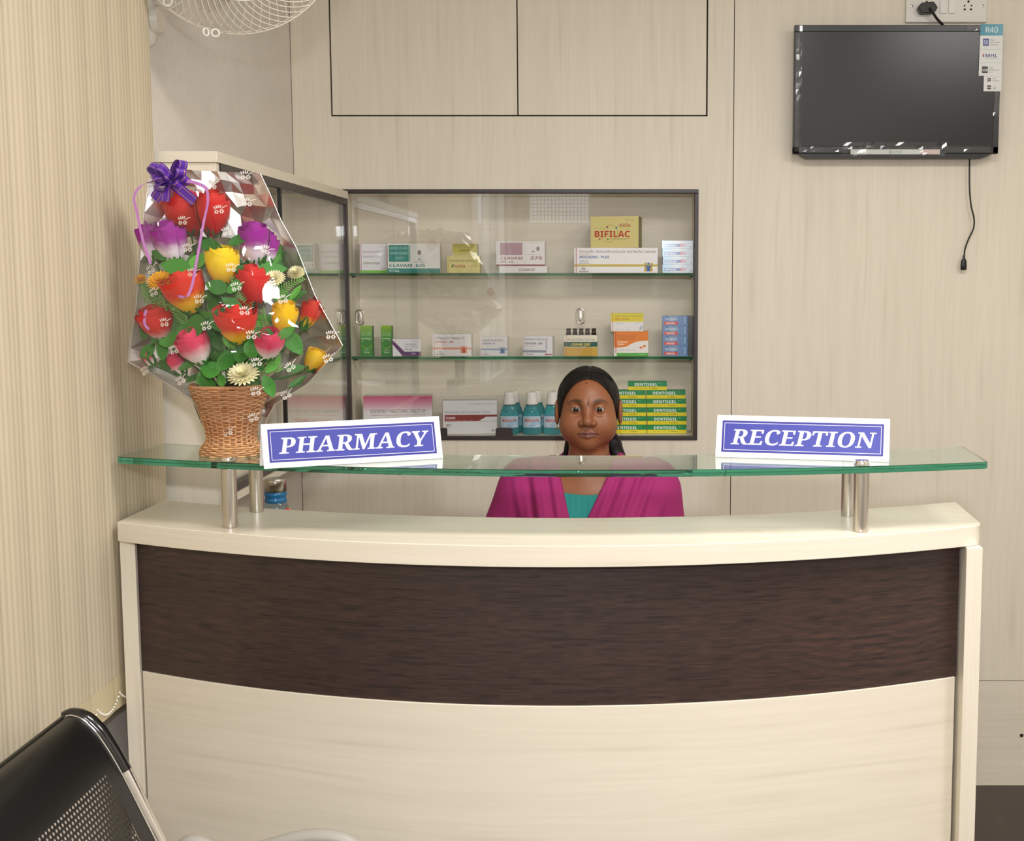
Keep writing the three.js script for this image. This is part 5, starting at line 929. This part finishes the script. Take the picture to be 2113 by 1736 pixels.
// ---------------------------------------------------------------- wrapped flower basket on the glass shelf
{
  const BD = 2.385, B = onY(478, 933, GT); B.z = -BD; B.x = at(478, 933, BD).x;
  const t = thing('flower_basket', 'wicker basket of cloth roses wrapped in clear film with a purple bow', 'flowers', B.clone());
  const L = (u, v, z = 0) => at(u, v, BD - z).sub(B);
  const px = BD / FOCAL;
  // basket: wicker weave round upright stakes
  const prof = [[0, 0.0535], [0.006, 0.0545], [0.014, 0.0515], [0.024, 0.0435], [0.033, 0.0425], [0.05, 0.0445], [0.075, 0.0515], [0.1, 0.0605], [0.118, 0.067], [0.126, 0.069]];
  const rad = (y) => { for (let i = 1; i < prof.length; i++) if (y <= prof[i][0]) { const [a, ra] = prof[i - 1], [b, rb] = prof[i]; return ra + (rb - ra) * (y - a) / (b - a); } return prof[prof.length - 1][1]; };
  const bk = group('basket', t), tones = [0xc79063, 0xb97a4c, 0xd9ab78].map((c) => std({ color: c, roughness: 0.65 }));
  const rows = [[], [], []], stakes = 26, step = 0.0036;
  for (let r = 0, yy = 0.002; yy < 0.127; yy += step, r++) {
    const pts = [], n = 104;
    for (let i = 0; i < n; i++) { const a = i / n * 2 * PI, w = Math.cos(a * stakes / 2 + (r % 2) * PI) * 0.0021, q = rad(yy) + w; pts.push(V(q * Math.cos(a), yy + (noise(i * 0.4, r * 3.1) - 0.5) * 0.0012, q * Math.sin(a))); }
    const pick = yy < 0.03 ? (r % 2 ? 0 : 2) : noise(r * 2.7, 5) > 0.6 ? 1 : 0;
    rows[pick].push(new THREE.TubeGeometry(new THREE.CatmullRomCurve3(pts, true), 156, 0.00205, 5, true));
  }
  rows.forEach((r, i) => r.length && mesh('wicker_weave', merge(r), tones[i], bk));
  const st = [];
  for (let i = 0; i < stakes; i++) { const a = (i + 0.5) / stakes * 2 * PI; st.push(tube([0.001, 0.03, 0.07, 0.125].map((yy) => V(rad(yy) * Math.cos(a), yy, rad(yy) * Math.sin(a))), 0.0017, 10, 5)); }
  mesh('stakes', merge(st), tones[2], bk);
  mesh('rim', new THREE.TorusGeometry(0.0685, 0.0032, 8, 60).rotateX(PI / 2).translate(0, 0.127, 0), tones[0], bk);
  mesh('moss', new THREE.SphereGeometry(0.062, 24, 10, 0, 2 * PI, 0, PI / 2).scale(1, 0.3, 1).translate(0, 0.112, 0), std({ color: 0x3c3a26, roughness: 1 }), bk);

  // outline of the wrapping, traced bottom to top, at its own depth
  const left = [[436, 908], [414, 855], [398, 826], [330, 782], [265, 746], [272, 690], [281, 630], [288, 540], [297, 440], [306, 380], [314, 346]].map(([u, v]) => L(u, v, -0.01));
  const right = [[540, 900], [552, 862], [566, 836], [635, 792], [707, 713], [682, 668], [650, 610], [612, 512], [580, 455], [556, 398], [537, 358]].map(([u, v]) => L(u, v, -0.01));
  const along = (list, f) => { const k = Math.min(list.length - 1.001, Math.max(0, f * (list.length - 1))), i = Math.floor(k); return list[i].clone().lerp(list[i + 1], k - i); };
  const bulge = (f) => { const k = [0.046, 0.06, 0.075, 0.10, 0.125, 0.13, 0.125, 0.105, 0.075, 0.045, 0.012]; const q = Math.min(9.999, f * 10), i = Math.floor(q); return k[i] + (k[i + 1] - k[i]) * (q - i); };
  const fold = (f) => { const k = [-0.02, -0.03, -0.05, -0.055, -0.06, -0.06, -0.058, -0.05, -0.04, -0.03, -0.015]; const q = Math.min(9.999, f * 10), i = Math.floor(q); return k[i] + (k[i + 1] - k[i]) * (q - i); };
  function wrap(s, f, dz) { const a = along(left, f), b = along(right, f), p = a.lerp(b, s); p.z += dz * Math.pow(Math.sin(PI * Math.min(1, Math.max(0, s))), 0.55); return p; }
  function crumpled(nu, nv, depth, amp, salt, f0 = 0, f1 = 1) {
    const P = [];
    for (let j = 0; j <= nv; j++) for (let i = 0; i <= nu; i++) {
      const inU = i > 0 && i < nu, inV = j > 0 && j < nv, s = (i + (inU ? (noise(i * 3.7 + salt, j * 2.3) - 0.5) * 0.8 : 0)) / nu, f = f0 + (f1 - f0) * (j + (inV && inU ? (noise(i * 1.9, j * 4.1 + salt) - 0.5) * 0.8 : 0)) / nv;
      const p = wrap(s, f, depth(f)); if (inU) p.z += (noise(i * 5.3 + salt, j * 6.7) - 0.5) * 2 * amp; P.push(p);
    }
    const pos = [], put = (...q) => q.forEach((k) => pos.push(P[k].x, P[k].y, P[k].z));
    for (let j = 0; j < nv; j++) for (let i = 0; i < nu; i++) { const a = j * (nu + 1) + i, b = a + 1, c = a + nu + 1, d = c + 1; if (noise(i + salt, j * 1.7) > 0.5) { put(a, b, d); put(a, d, c); } else { put(a, b, c); put(b, d, c); } }
    const g = new THREE.BufferGeometry(); g.setAttribute('position', new THREE.Float32BufferAttribute(pos, 3)); g.computeVertexNormals(); return g;
  }
  function creased(nu, nv) {   // taut film with long thin creases
    const pos = [], idx = [], ridge = (a, b) => Math.pow(1 - Math.abs(2 * noise(a, b) - 1), 5);
    for (let j = 0; j <= nv; j++) for (let i = 0; i <= nu; i++) {
      const s = i / nu, f = j / nv, p = wrap(s, f, bulge(f)), m = Math.sin(PI * s);
      p.z += m * (0.0065 * ridge(s * 4 + f * 2.2 + 3, f * 3.5) + 0.0045 * ridge(s * 7 - f * 4 + 40, f * 6 + 9) + 0.003 * ridge(s * 12 + f * 3 + 70, f * 12 + 30) + 0.006 * (noise(s * 5 + 11, f * 6 + 4) - 0.5));
      pos.push(p.x, p.y, p.z); if (i && j) { const d = j * (nu + 1) + i, c = d - 1, b = d - nu - 1, a = b - 1; idx.push(a, b, d, a, d, c); }
    }
    const g = new THREE.BufferGeometry(); g.setAttribute('position', new THREE.Float32BufferAttribute(pos, 3)); g.setIndex(idx); g.computeVertexNormals(); return g;
  }
  const clear = phys({ color: 0xffffff, transmission: 1, thickness: 0, roughness: 0.02, ior: 1.5, side: THREE.DoubleSide });
  const foil = std({ color: 0xf6f4f0, metalness: 1, roughness: 0.34, side: THREE.DoubleSide });
  mesh('front_film', creased(44, 60), clear, t).userData.label = 'clear printed film';
  mesh('back_foil', crumpled(12, 18, fold, 0.015, 11, 0.1), foil, t).userData.label = 'silver mirror foil';
  const seam = (list, r) => merge(list.slice(1).map((p, i) => bar(list[i], p, r, 6)));
  mesh('film_edge', merge([seam(left, 0.0009), seam(right, 0.0009)]), foil, t);
  { const strip = [[398, 828], [420, 842], [436, 880], [440, 908], [428, 915], [420, 880], [410, 850]].map(([u, v]) => L(u, v, 0.02)); const g = new THREE.BufferGeometry(); const pos = []; for (let i = 1; i < strip.length - 1; i++) for (const q of [strip[0], strip[i], strip[i + 1]]) pos.push(q.x, q.y, q.z + (i % 2) * 0.004); g.setAttribute('position', new THREE.Float32BufferAttribute(pos, 3)); g.computeVertexNormals(); mesh('film_tail', g, phys({ color: 0xb9b596, transmission: 0.2, thickness: 0, roughness: 0.25, side: THREE.DoubleSide }), t); }
  // white flower print on the film
  const leafFlat = (x, y, w, h, a) => new THREE.CircleGeometry(1, 8).scale(w, h, 1).rotateZ(a).translate(x, y, 0);
  const rosette = (x, y, r) => [0, 1, 2, 3, 4, 5].map((k) => leafFlat(x + r * 0.62 * Math.cos(k * PI / 3), y + r * 0.55 * Math.sin(k * PI / 3), r * 0.34, r * 0.27, k * PI / 3));
  const motif = merge([...rosette(-0.0055, -0.003, 0.0042), ...rosette(0.0032, -0.0028, 0.0045), leafFlat(-0.008, 0.004, 0.0012, 0.0028, 0.5), leafFlat(-0.0045, 0.0052, 0.0012, 0.003, 0.2), leafFlat(-0.0012, 0.0056, 0.0012, 0.003, -0.2), leafFlat(0.0022, 0.0052, 0.0012, 0.003, -0.5), leafFlat(0.0068, 0.0035, 0.0046, 0.0008, 0.45), leafFlat(0.0115, 0.0052, 0.0028, 0.0007, 0.2)]);
  const ink = std({ color: 0xeae6de, roughness: 0.7, side: THREE.DoubleSide, transparent: true, opacity: 0.82 });
  const filmZ = (u, v) => { const p = L(u, v); let f = 0.5, lo = 0, hi = 1; for (let k = 0; k < 24; k++) { f = (lo + hi) / 2; const yl = along(left, f).y * 0.5 + along(right, f).y * 0.5; if (yl < p.y) lo = f; else hi = f; } const a = along(left, f), b = along(right, f), s = Math.min(0.97, Math.max(0.03, (p.x - a.x) / (b.x - a.x))); return wrap(s, f, bulge(f)).z; };
  for (const [u, v, r] of [[438, 383, 0.1], [508, 362, 0], [453, 433, 0.1], [378, 456, 0], [470, 478, 0.2], [511, 418, 0], [388, 512, 0.1], [549, 516, -0.3], [489, 592, 0.2], [412, 618, 0.1], [506, 642, 0], [340, 666, 0.1], [427, 673, 0.2], [360, 722, 0.2], [520, 692, 0], [600, 757, 0.6], [531, 748, 0.1], [684, 692, 0], [678, 740, 0.3], [529, 808, 0.1], [524, 862, 0.3], [471, 891, 0.2], [592, 815, 0.5], [398, 563, 0], [312, 556, 0.4], [318, 603, 0.3], [374, 785, 0.5], [478, 553, 0], [300, 765, 0.5], [585, 618, 0.2]]) {
    const z = filmZ(u, v) + 0.0075, m = mesh('print_motif', motif, ink, t); m.position.copy(L(u, v, z)); m.rotation.set(0, (u - 480) / 420, r); m.scale.setScalar(1.05);
  }

  // cloth flowers
  const lin = (hex) => { const c = new THREE.Color(hex); return [c.r, c.g, c.b]; };
  function petal(R, H, half, curl, lowC, highC, from, to) {
    const nu = 8, nv = 8, pos = [], col = [], idx = [];
    for (let j = 0; j <= nv; j++) for (let i = 0; i <= nu; i++) {
      const u = i / nu * 2 - 1, v = j / nv, w = Math.pow(Math.sin(PI * (0.12 + 0.46 * v)), 0.6), a = u * half * w, r = R * Math.pow(Math.sin(PI * (0.06 + 0.54 * v)), 0.75) + curl * R * Math.pow(v, 7) - R * 0.06 * u * u * v + (noise(i * 1.7, j * 2.3 + R * 900) - 0.5) * R * 0.05;
      const yy = H * (v - 0.09 * Math.pow(Math.abs(u), 3) * v * v); pos.push(r * Math.sin(a), yy, r * Math.cos(a));
      const k = Math.max(0, Math.min(1, (v + 0.12 * (noise(i * 2.1, j) - 0.5) - from) / (to - from)));
      col.push(...lowC.map((c, q) => c + (highC[q] - c) * k));
    }
    for (let j = 0; j < nv; j++) for (let i = 0; i < nu; i++) { const a = j * (nu + 1) + i; idx.push(a, a + 1, a + nu + 1, a + 1, a + nu + 2, a + nu + 1); }
    const g = new THREE.BufferGeometry(); g.setAttribute('position', new THREE.Float32BufferAttribute(pos, 3)); g.setAttribute('color', new THREE.Float32BufferAttribute(col, 3)); g.setIndex(idx); g.computeVertexNormals(); return g;
  }
  const petalMat = phys({ vertexColors: true, roughness: 0.75, side: THREE.DoubleSide, sheen: 0.3, sheenColor: new THREE.Color(0.4, 0.4, 0.4) });
  const greens = [0x3a8428, 0x2c6b22, 0x58a03a].map((c) => std({ color: c, roughness: 0.6, side: THREE.DoubleSide })), dim = std({ color: 0x3d4a33, roughness: 0.7, side: THREE.DoubleSide });
  function leafGeo(len, w) {
    const n = 10, pos = [], idx = [];
    for (let i = 0; i <= n; i++) { const v = i / n, hw = w / 2 * Math.pow(Math.sin(PI * Math.pow(v, 0.85)), 0.8), b = -len * 0.18 * v * v; pos.push(-hw, len * v, b - hw * 0.1, -hw * 0.5, len * v, b - hw * 0.16 + 0.0008, 0, len * v, b - hw * 0.3, hw * 0.5, len * v, b - hw * 0.16 + 0.0008, hw, len * v, b - hw * 0.1); if (i) for (let k = 0; k < 4; k++) { const a = (i - 1) * 5 + k; idx.push(a, a + 1, a + 5, a + 1, a + 6, a + 5); } }
    const g = new THREE.BufferGeometry(); g.setAttribute('position', new THREE.Float32BufferAttribute(pos, 3)); g.setIndex(idx); g.computeVertexNormals(); return g;
  }
  const sepal = leafGeo(0.024, 0.011);
  const kinds = {
    red: ['#b5141a', '#d2251f', 0.1, 0.8], purple: ['#f0e4f0', '#9a2093', 0.42, 0.66], yellow: ['#e7b40c', '#f5d313', 0.1, 0.9], flame: ['#f2bd12', '#d42a17', 0.28, 0.62], blush: ['#f3e6e6', '#d8385f', 0.3, 0.75], cherry: ['#f2d9d9', '#cf2422', 0.05, 0.4], gold: ['#f0b013', '#f3c41a', 0.1, 0.8],
  };
  const dome = (u, v) => filmZ(u, v) - 0.034;
  function rose(u, v, w, h, kind, lean, tip, calyx, deep = 0) {
    const [lo, hi, a, b] = kinds[kind], R = w * px / 2 * 0.96, H = h * px * 1.1, g = group('rose', t), z = Math.max(-0.02, dome(u, v) - R * 0.6 - deep);
    g.position.copy(L(u, v + h / 2, z)); g.rotation.set(tip, 0, -lean);
    const low = lin(lo), high = lin(hi), turn = u * 0.37;
    const rings = [[0.36, 1.06, 3, 1.7, -0.3], [0.6, 1.06, 3, 1.6, -0.16], [0.84, 1.0, 4, 1.3, -0.04], [1.02, 0.93, 4, 1.25, 0.08]];
    for (const [kr, kh, n, half, curl] of rings) { const geo = petal(R * kr, H * kh, half, curl, low, high, a, b); for (let i = 0; i < n; i++) { const m = mesh('petal', geo, petalMat, g); m.rotation.set(rr(-0.05, 0.09), turn + kr * 3 + i * 2 * PI / n + rr(-0.15, 0.15), 0, 'YXZ'); m.scale.y = rr(0.9, 1.04); } }
    const cm = calyx === 'dark' ? dim : greens[1];
    for (let i = 0; i < 5; i++) { const m = mesh('sepal', sepal, cm, g); m.position.y = -0.002; m.rotation.set(0.42, turn + i * 2 * PI / 5, 0, 'YXZ'); m.position.x = Math.sin(turn + i * 2 * PI / 5) * R * 0.4; m.position.z = Math.cos(turn + i * 2 * PI / 5) * R * 0.4; m.scale.setScalar(calyx === 'dark' ? 1.7 : 1.35); }
    const a0 = g.position, root = V(a0.x * 0.2, 0.13, a0.z * 0.2);
    mesh('stem', tube([root, root.clone().lerp(a0, 0.6).add(V(0, -0.004, 0)), a0.clone()], 0.0016, 10, 6), greens[1], t);
    return g;
  }
  rose(395, 447, 80, 80, 'red', -0.2, 0.1, 'dark', 0.03); rose(440, 447, 66, 82, 'red', 0.05, 0.15, 'dark');
  rose(322, 507, 52, 74, 'purple', -0.15, 0.1, 'green', 0.02); rose(362, 508, 62, 74, 'purple', -0.12, 0.2); rose(526, 508, 62, 76, 'purple', 0.05, 0.15); rose(548, 520, 40, 60, 'purple', 0.2, 0.1, 'green', 0.03);
  rose(461, 556, 72, 70, 'yellow', 0.05, 0.2); rose(400, 606, 82, 74, 'flame', -0.3, 0.3); rose(526, 597, 62, 76, 'red', 0.05, 0.2, 'dark'); rose(338, 668, 72, 62, 'cherry', -0.25, 0.3);
  rose(492, 671, 80, 72, 'flame', 0.05, 0.35); rose(580, 661, 56, 60, 'gold', 0.25, 0.25); rose(420, 716, 68, 64, 'blush', -0.3, 0.45); rose(554, 712, 60, 56, 'blush', 0.2, 0.45);
  rose(380, 752, 34, 44, 'blush', -0.4, 0.3, 'green', 0.03); rose(636, 742, 40, 46, 'gold', 0.5, 0.2, 'green', 0.05); rose(625, 650, 38, 60, 'flame', 0.45, 0.1, 'green', 0.06); rose(318, 740, 26, 30, 'blush', -0.5, 0.2, 'green', 0.03);
  function daisy(u, v, w, h, cIn, cOut, deep = 0) {
    const g = group('carnation', t), R = w * px / 2 * 1.12; g.position.copy(L(u, v, Math.max(0, dome(u, v) + 0.014 - deep))); g.rotation.x = 0.7;
    for (const [kr, n, el, c] of [[1, 20, 0.15, cOut], [0.95, 18, 0.45, cOut], [0.85, 18, 0.75, cIn], [0.7, 14, 1.05, cOut], [0.5, 12, 1.3, cIn]]) {
      const one = new THREE.CircleGeometry(1, 7).scale(R * 0.11, R * kr * 0.5, 1).translate(0, R * kr * 0.5, 0).rotateX(PI / 2 - el), list = [];
      for (let i = 0; i < n; i++) list.push(one.clone().rotateY(i * 2 * PI / n + kr * 5));
      mesh('petal_ring', merge(list), std({ color: c, roughness: 0.8, side: THREE.DoubleSide }), g);
    }
    mesh('calyx', lathe([[0, -0.012], [R * 0.2, -0.01], [R * 0.35, 0]], 12), greens[2], g);
    g.scale.y = h / w * 1.5;
  }
  daisy(333, 582, 54, 28, '#f0a812', '#f2b61c'); daisy(566, 578, 44, 30, '#efe9c6', '#ece6b8'); daisy(503, 776, 62, 40, '#f1ecc4', '#efe9bd'); daisy(612, 566, 36, 28, '#e9e3bd', '#e6dfb0', 0.03); daisy(292, 580, 24, 26, '#f0a812', '#f2b61c', 0.03);
  // leaves
  const leaf = leafGeo(1, 0.55);
  function addLeaf(u, v, deg, len, k, deep = 0.004, w = 1) { const m = mesh('leaf', leaf, greens[k], t); m.position.copy(L(u, v, Math.max(-0.03, dome(u, v) + 0.012 - deep))); m.rotation.set(-0.35, rr(-0.4, 0.4), (deg - 90) * PI / 180); m.scale.set(len * px * w, len * px, len * px); }
  for (const [u, v, deg, len, k, w] of [[395, 555, 170, 65, 0, 1], [390, 555, 50, 48, 2, 1.1], [470, 600, 160, 48, 1, 1.2], [468, 605, 40, 46, 0, 1], [520, 562, 170, 40, 1, 1], [528, 558, 12, 62, 0, 0.8], [425, 672, 175, 58, 1, 1.5], [430, 665, 10, 62, 1, 1.5], [328, 710, 30, 54, 0, 1.3], [368, 700, 70, 44, 1, 1], [324, 752, 15, 56, 1, 0.9], [335, 745, 95, 60, 0, 0.7], [300, 700, 100, 50, 1, 1], [292, 740, 60, 44, 0, 1], [455, 768, 165, 44, 0, 1.5], [447, 765, 55, 72, 0, 0.8], [492, 750, 80, 56, 1, 1.3], [525, 740, 110, 46, 0, 1.2], [545, 775, -65, 48, 0, 1], [548, 770, 55, 44, 2, 0.9], [565, 700, 150, 46, 1, 1.1], [572, 698, 30, 42, 0, 1], [462, 798, 120, 36, 2, 1], [545, 765, 150, 40, 1, 1], [590, 765, 20, 40, 1, 0.8], [345, 535, 150, 40, 1, 0.9], [412, 500, -20, 54, 1, 0.9], [470, 505, 30, 50, 1, 0.8], [500, 640, 150, 46, 1, 1], [598, 620, 60, 40, 2, 0.7], [595, 800, 40, 46, 1, 0.6], [330, 690, 120, 48, 1, 1]]) addLeaf(u, v, deg, len, k, 0.004, w);
  for (let i = 0; i < 90; i++) addLeaf(rr(345, 590), rr(520, 780), rr(0, 360), rr(34, 60), i % 3, rr(0.03, 0.075), rr(0.6, 1.1));
  // feathery sprigs
  const sprigMat = std({ color: 0x6a9a4a, roughness: 0.8, side: THREE.DoubleSide });
  const blade = new THREE.CircleGeometry(1, 6).scale(0.0011, 0.006, 1).translate(0, 0.006, 0);
  for (let i = 0; i < 26; i++) {
    const u = i < 14 ? rr(310, 400) : rr(430, 590), v = i < 14 ? rr(600, 670) : rr(590, 790), list = [], len = rr(0.04, 0.07), bend = rr(-0.02, 0.02);
    const spine = [V(0, 0, 0), V(bend * 0.3, len * 0.5, 0.002), V(bend, len, 0)]; list.push(tube(spine, 0.0005, 8, 4)); const cv = new THREE.CatmullRomCurve3(spine);
    for (let k = 1; k < 12; k++) for (const s of [-1, 1]) { const p = cv.getPoint(k / 12); list.push(blade.clone().scale(1, 1.2 - k / 16, 1).rotateZ(-s * 0.9).translate(p.x, p.y, p.z)); }
    const m = mesh('fern_sprig', merge(list), sprigMat, t); m.position.copy(L(u, v + 20, Math.max(-0.02, dome(u, v) + 0.004 - rnd() * 0.03))); m.rotation.set(rr(-0.4, 0.2), rr(-0.6, 0.6), rr(-1.1, 1.1));
  }
  // bow of satin ribbon with gold lines
  const satin = canvasMap(64, 64, (x) => { x.fillStyle = '#5a2aa0'; x.fillRect(0, 0, 64, 64); x.fillStyle = '#caa04a'; x.fillRect(0, 11, 64, 3); x.fillRect(0, 50, 64, 3); });
  const satinMat = phys({ map: satin, roughness: 0.3, side: THREE.DoubleSide, sheen: 0.5, sheenColor: new THREE.Color(0.4, 0.2, 0.8) });
  function ribbon(pts, width, across, seg = 28) {
    const c = new THREE.CatmullRomCurve3(pts), pos = [], uv = [], idx = [];
    for (let i = 0; i <= seg; i++) { const p = c.getPoint(i / seg), tg = c.getTangent(i / seg), w = across.clone().addScaledVector(tg, -across.dot(tg)).normalize().multiplyScalar(width / 2); pos.push(p.x - w.x, p.y - w.y, p.z - w.z, p.x + w.x, p.y + w.y, p.z + w.z); uv.push(i / seg * 3, 0, i / seg * 3, 1); if (i) { const a = (i - 1) * 2; idx.push(a, a + 1, a + 2, a + 1, a + 3, a + 2); } }
    const g = new THREE.BufferGeometry(); g.setAttribute('position', new THREE.Float32BufferAttribute(pos, 3)); g.setAttribute('uv', new THREE.Float32BufferAttribute(uv, 2)); g.setIndex(idx); g.computeVertexNormals(); return g;
  }
  const bow = group('bow', t), K = L(354, 376, 0.035); bow.position.copy(K); bow.userData.label = 'purple satin bow with gold lines';
  satin.wrapS = THREE.RepeatWrapping;
  const loopAt = (deg, len, fat, out, width) => {
    const a = deg * PI / 180, dir = V(Math.cos(a), Math.sin(a), out).normalize(), side = V(-Math.sin(a), Math.cos(a), 0), ax = V(0, 0, 1).addScaledVector(dir, -dir.z).normalize().lerp(side, 0.35).normalize(), perp = ax.clone().cross(dir).normalize(), pts = [];
    for (let k = 0; k <= 12; k++) { const q = k / 12, s = 0.5 * (1 - Math.cos(2 * PI * q)); pts.push(dir.clone().multiplyScalar(len * s).addScaledVector(perp, fat * Math.sin(2 * PI * q) * (0.35 + 0.65 * s))); }
    mesh('loop', ribbon(pts, width, ax, 36), satinMat, bow);
  };
  for (const [d, l, f, o] of [[140, 0.046, 0.010, 0.3], [118, 0.038, 0.009, 0.9], [55, 0.046, 0.011, 0.3], [35, 0.042, 0.010, 0.8], [8, 0.038, 0.010, 0.5], [-20, 0.030, 0.009, 1.0], [170, 0.034, 0.009, 1.0], [215, 0.032, 0.009, 0.9], [90, 0.024, 0.008, 1.6]]) loopAt(d, l, f, o, 0.019);
  for (const [u, v, dz] of [[318, 412, 0.01], [340, 416, 0.02], [402, 416, 0.02]]) { const e = L(u, v, 0.035 + dz).sub(K); mesh('tail', ribbon([V(0, 0, 0.004), e.clone().multiplyScalar(0.5).add(V(0, 0.002, 0.008)), e], 0.019, V(0.8, 0.5, 0.2)), satinMat, bow); }
  mesh('knot', new THREE.SphereGeometry(0.007, 14, 10).scale(1, 1, 0.8).translate(0, 0, 0.008), satinMat, bow);
  const pinkMat = phys({ color: 0xc887cf, roughness: 0.3, side: THREE.DoubleSide, sheen: 0.4 });
  const curl = (pts, z) => mesh('curling_ribbon', ribbon(pts.map(([u, v], i) => L(u, v, z[i] ?? z[z.length - 1])), 0.0056, V(0.85, 0.3, 0.25), 60), pinkMat, t);
  curl([[345, 374], [318, 374], [290, 385], [277, 405], [283, 440], [296, 500], [311, 545]], [0.045, 0.05, 0.05, 0.05, 0.06, 0.075, 0.09]);
  curl([[360, 372], [398, 376], [424, 388], [429, 412], [420, 460], [411, 510], [402, 560], [396, 590], [385, 612], [368, 612]], [0.045, 0.055, 0.065, 0.08, 0.12, 0.135, 0.138, 0.138, 0.138, 0.138]);
  curl([[302, 640], [298, 655], [300, 672], [308, 680]], [0.07]);
}

renderer.render(scene, camera);
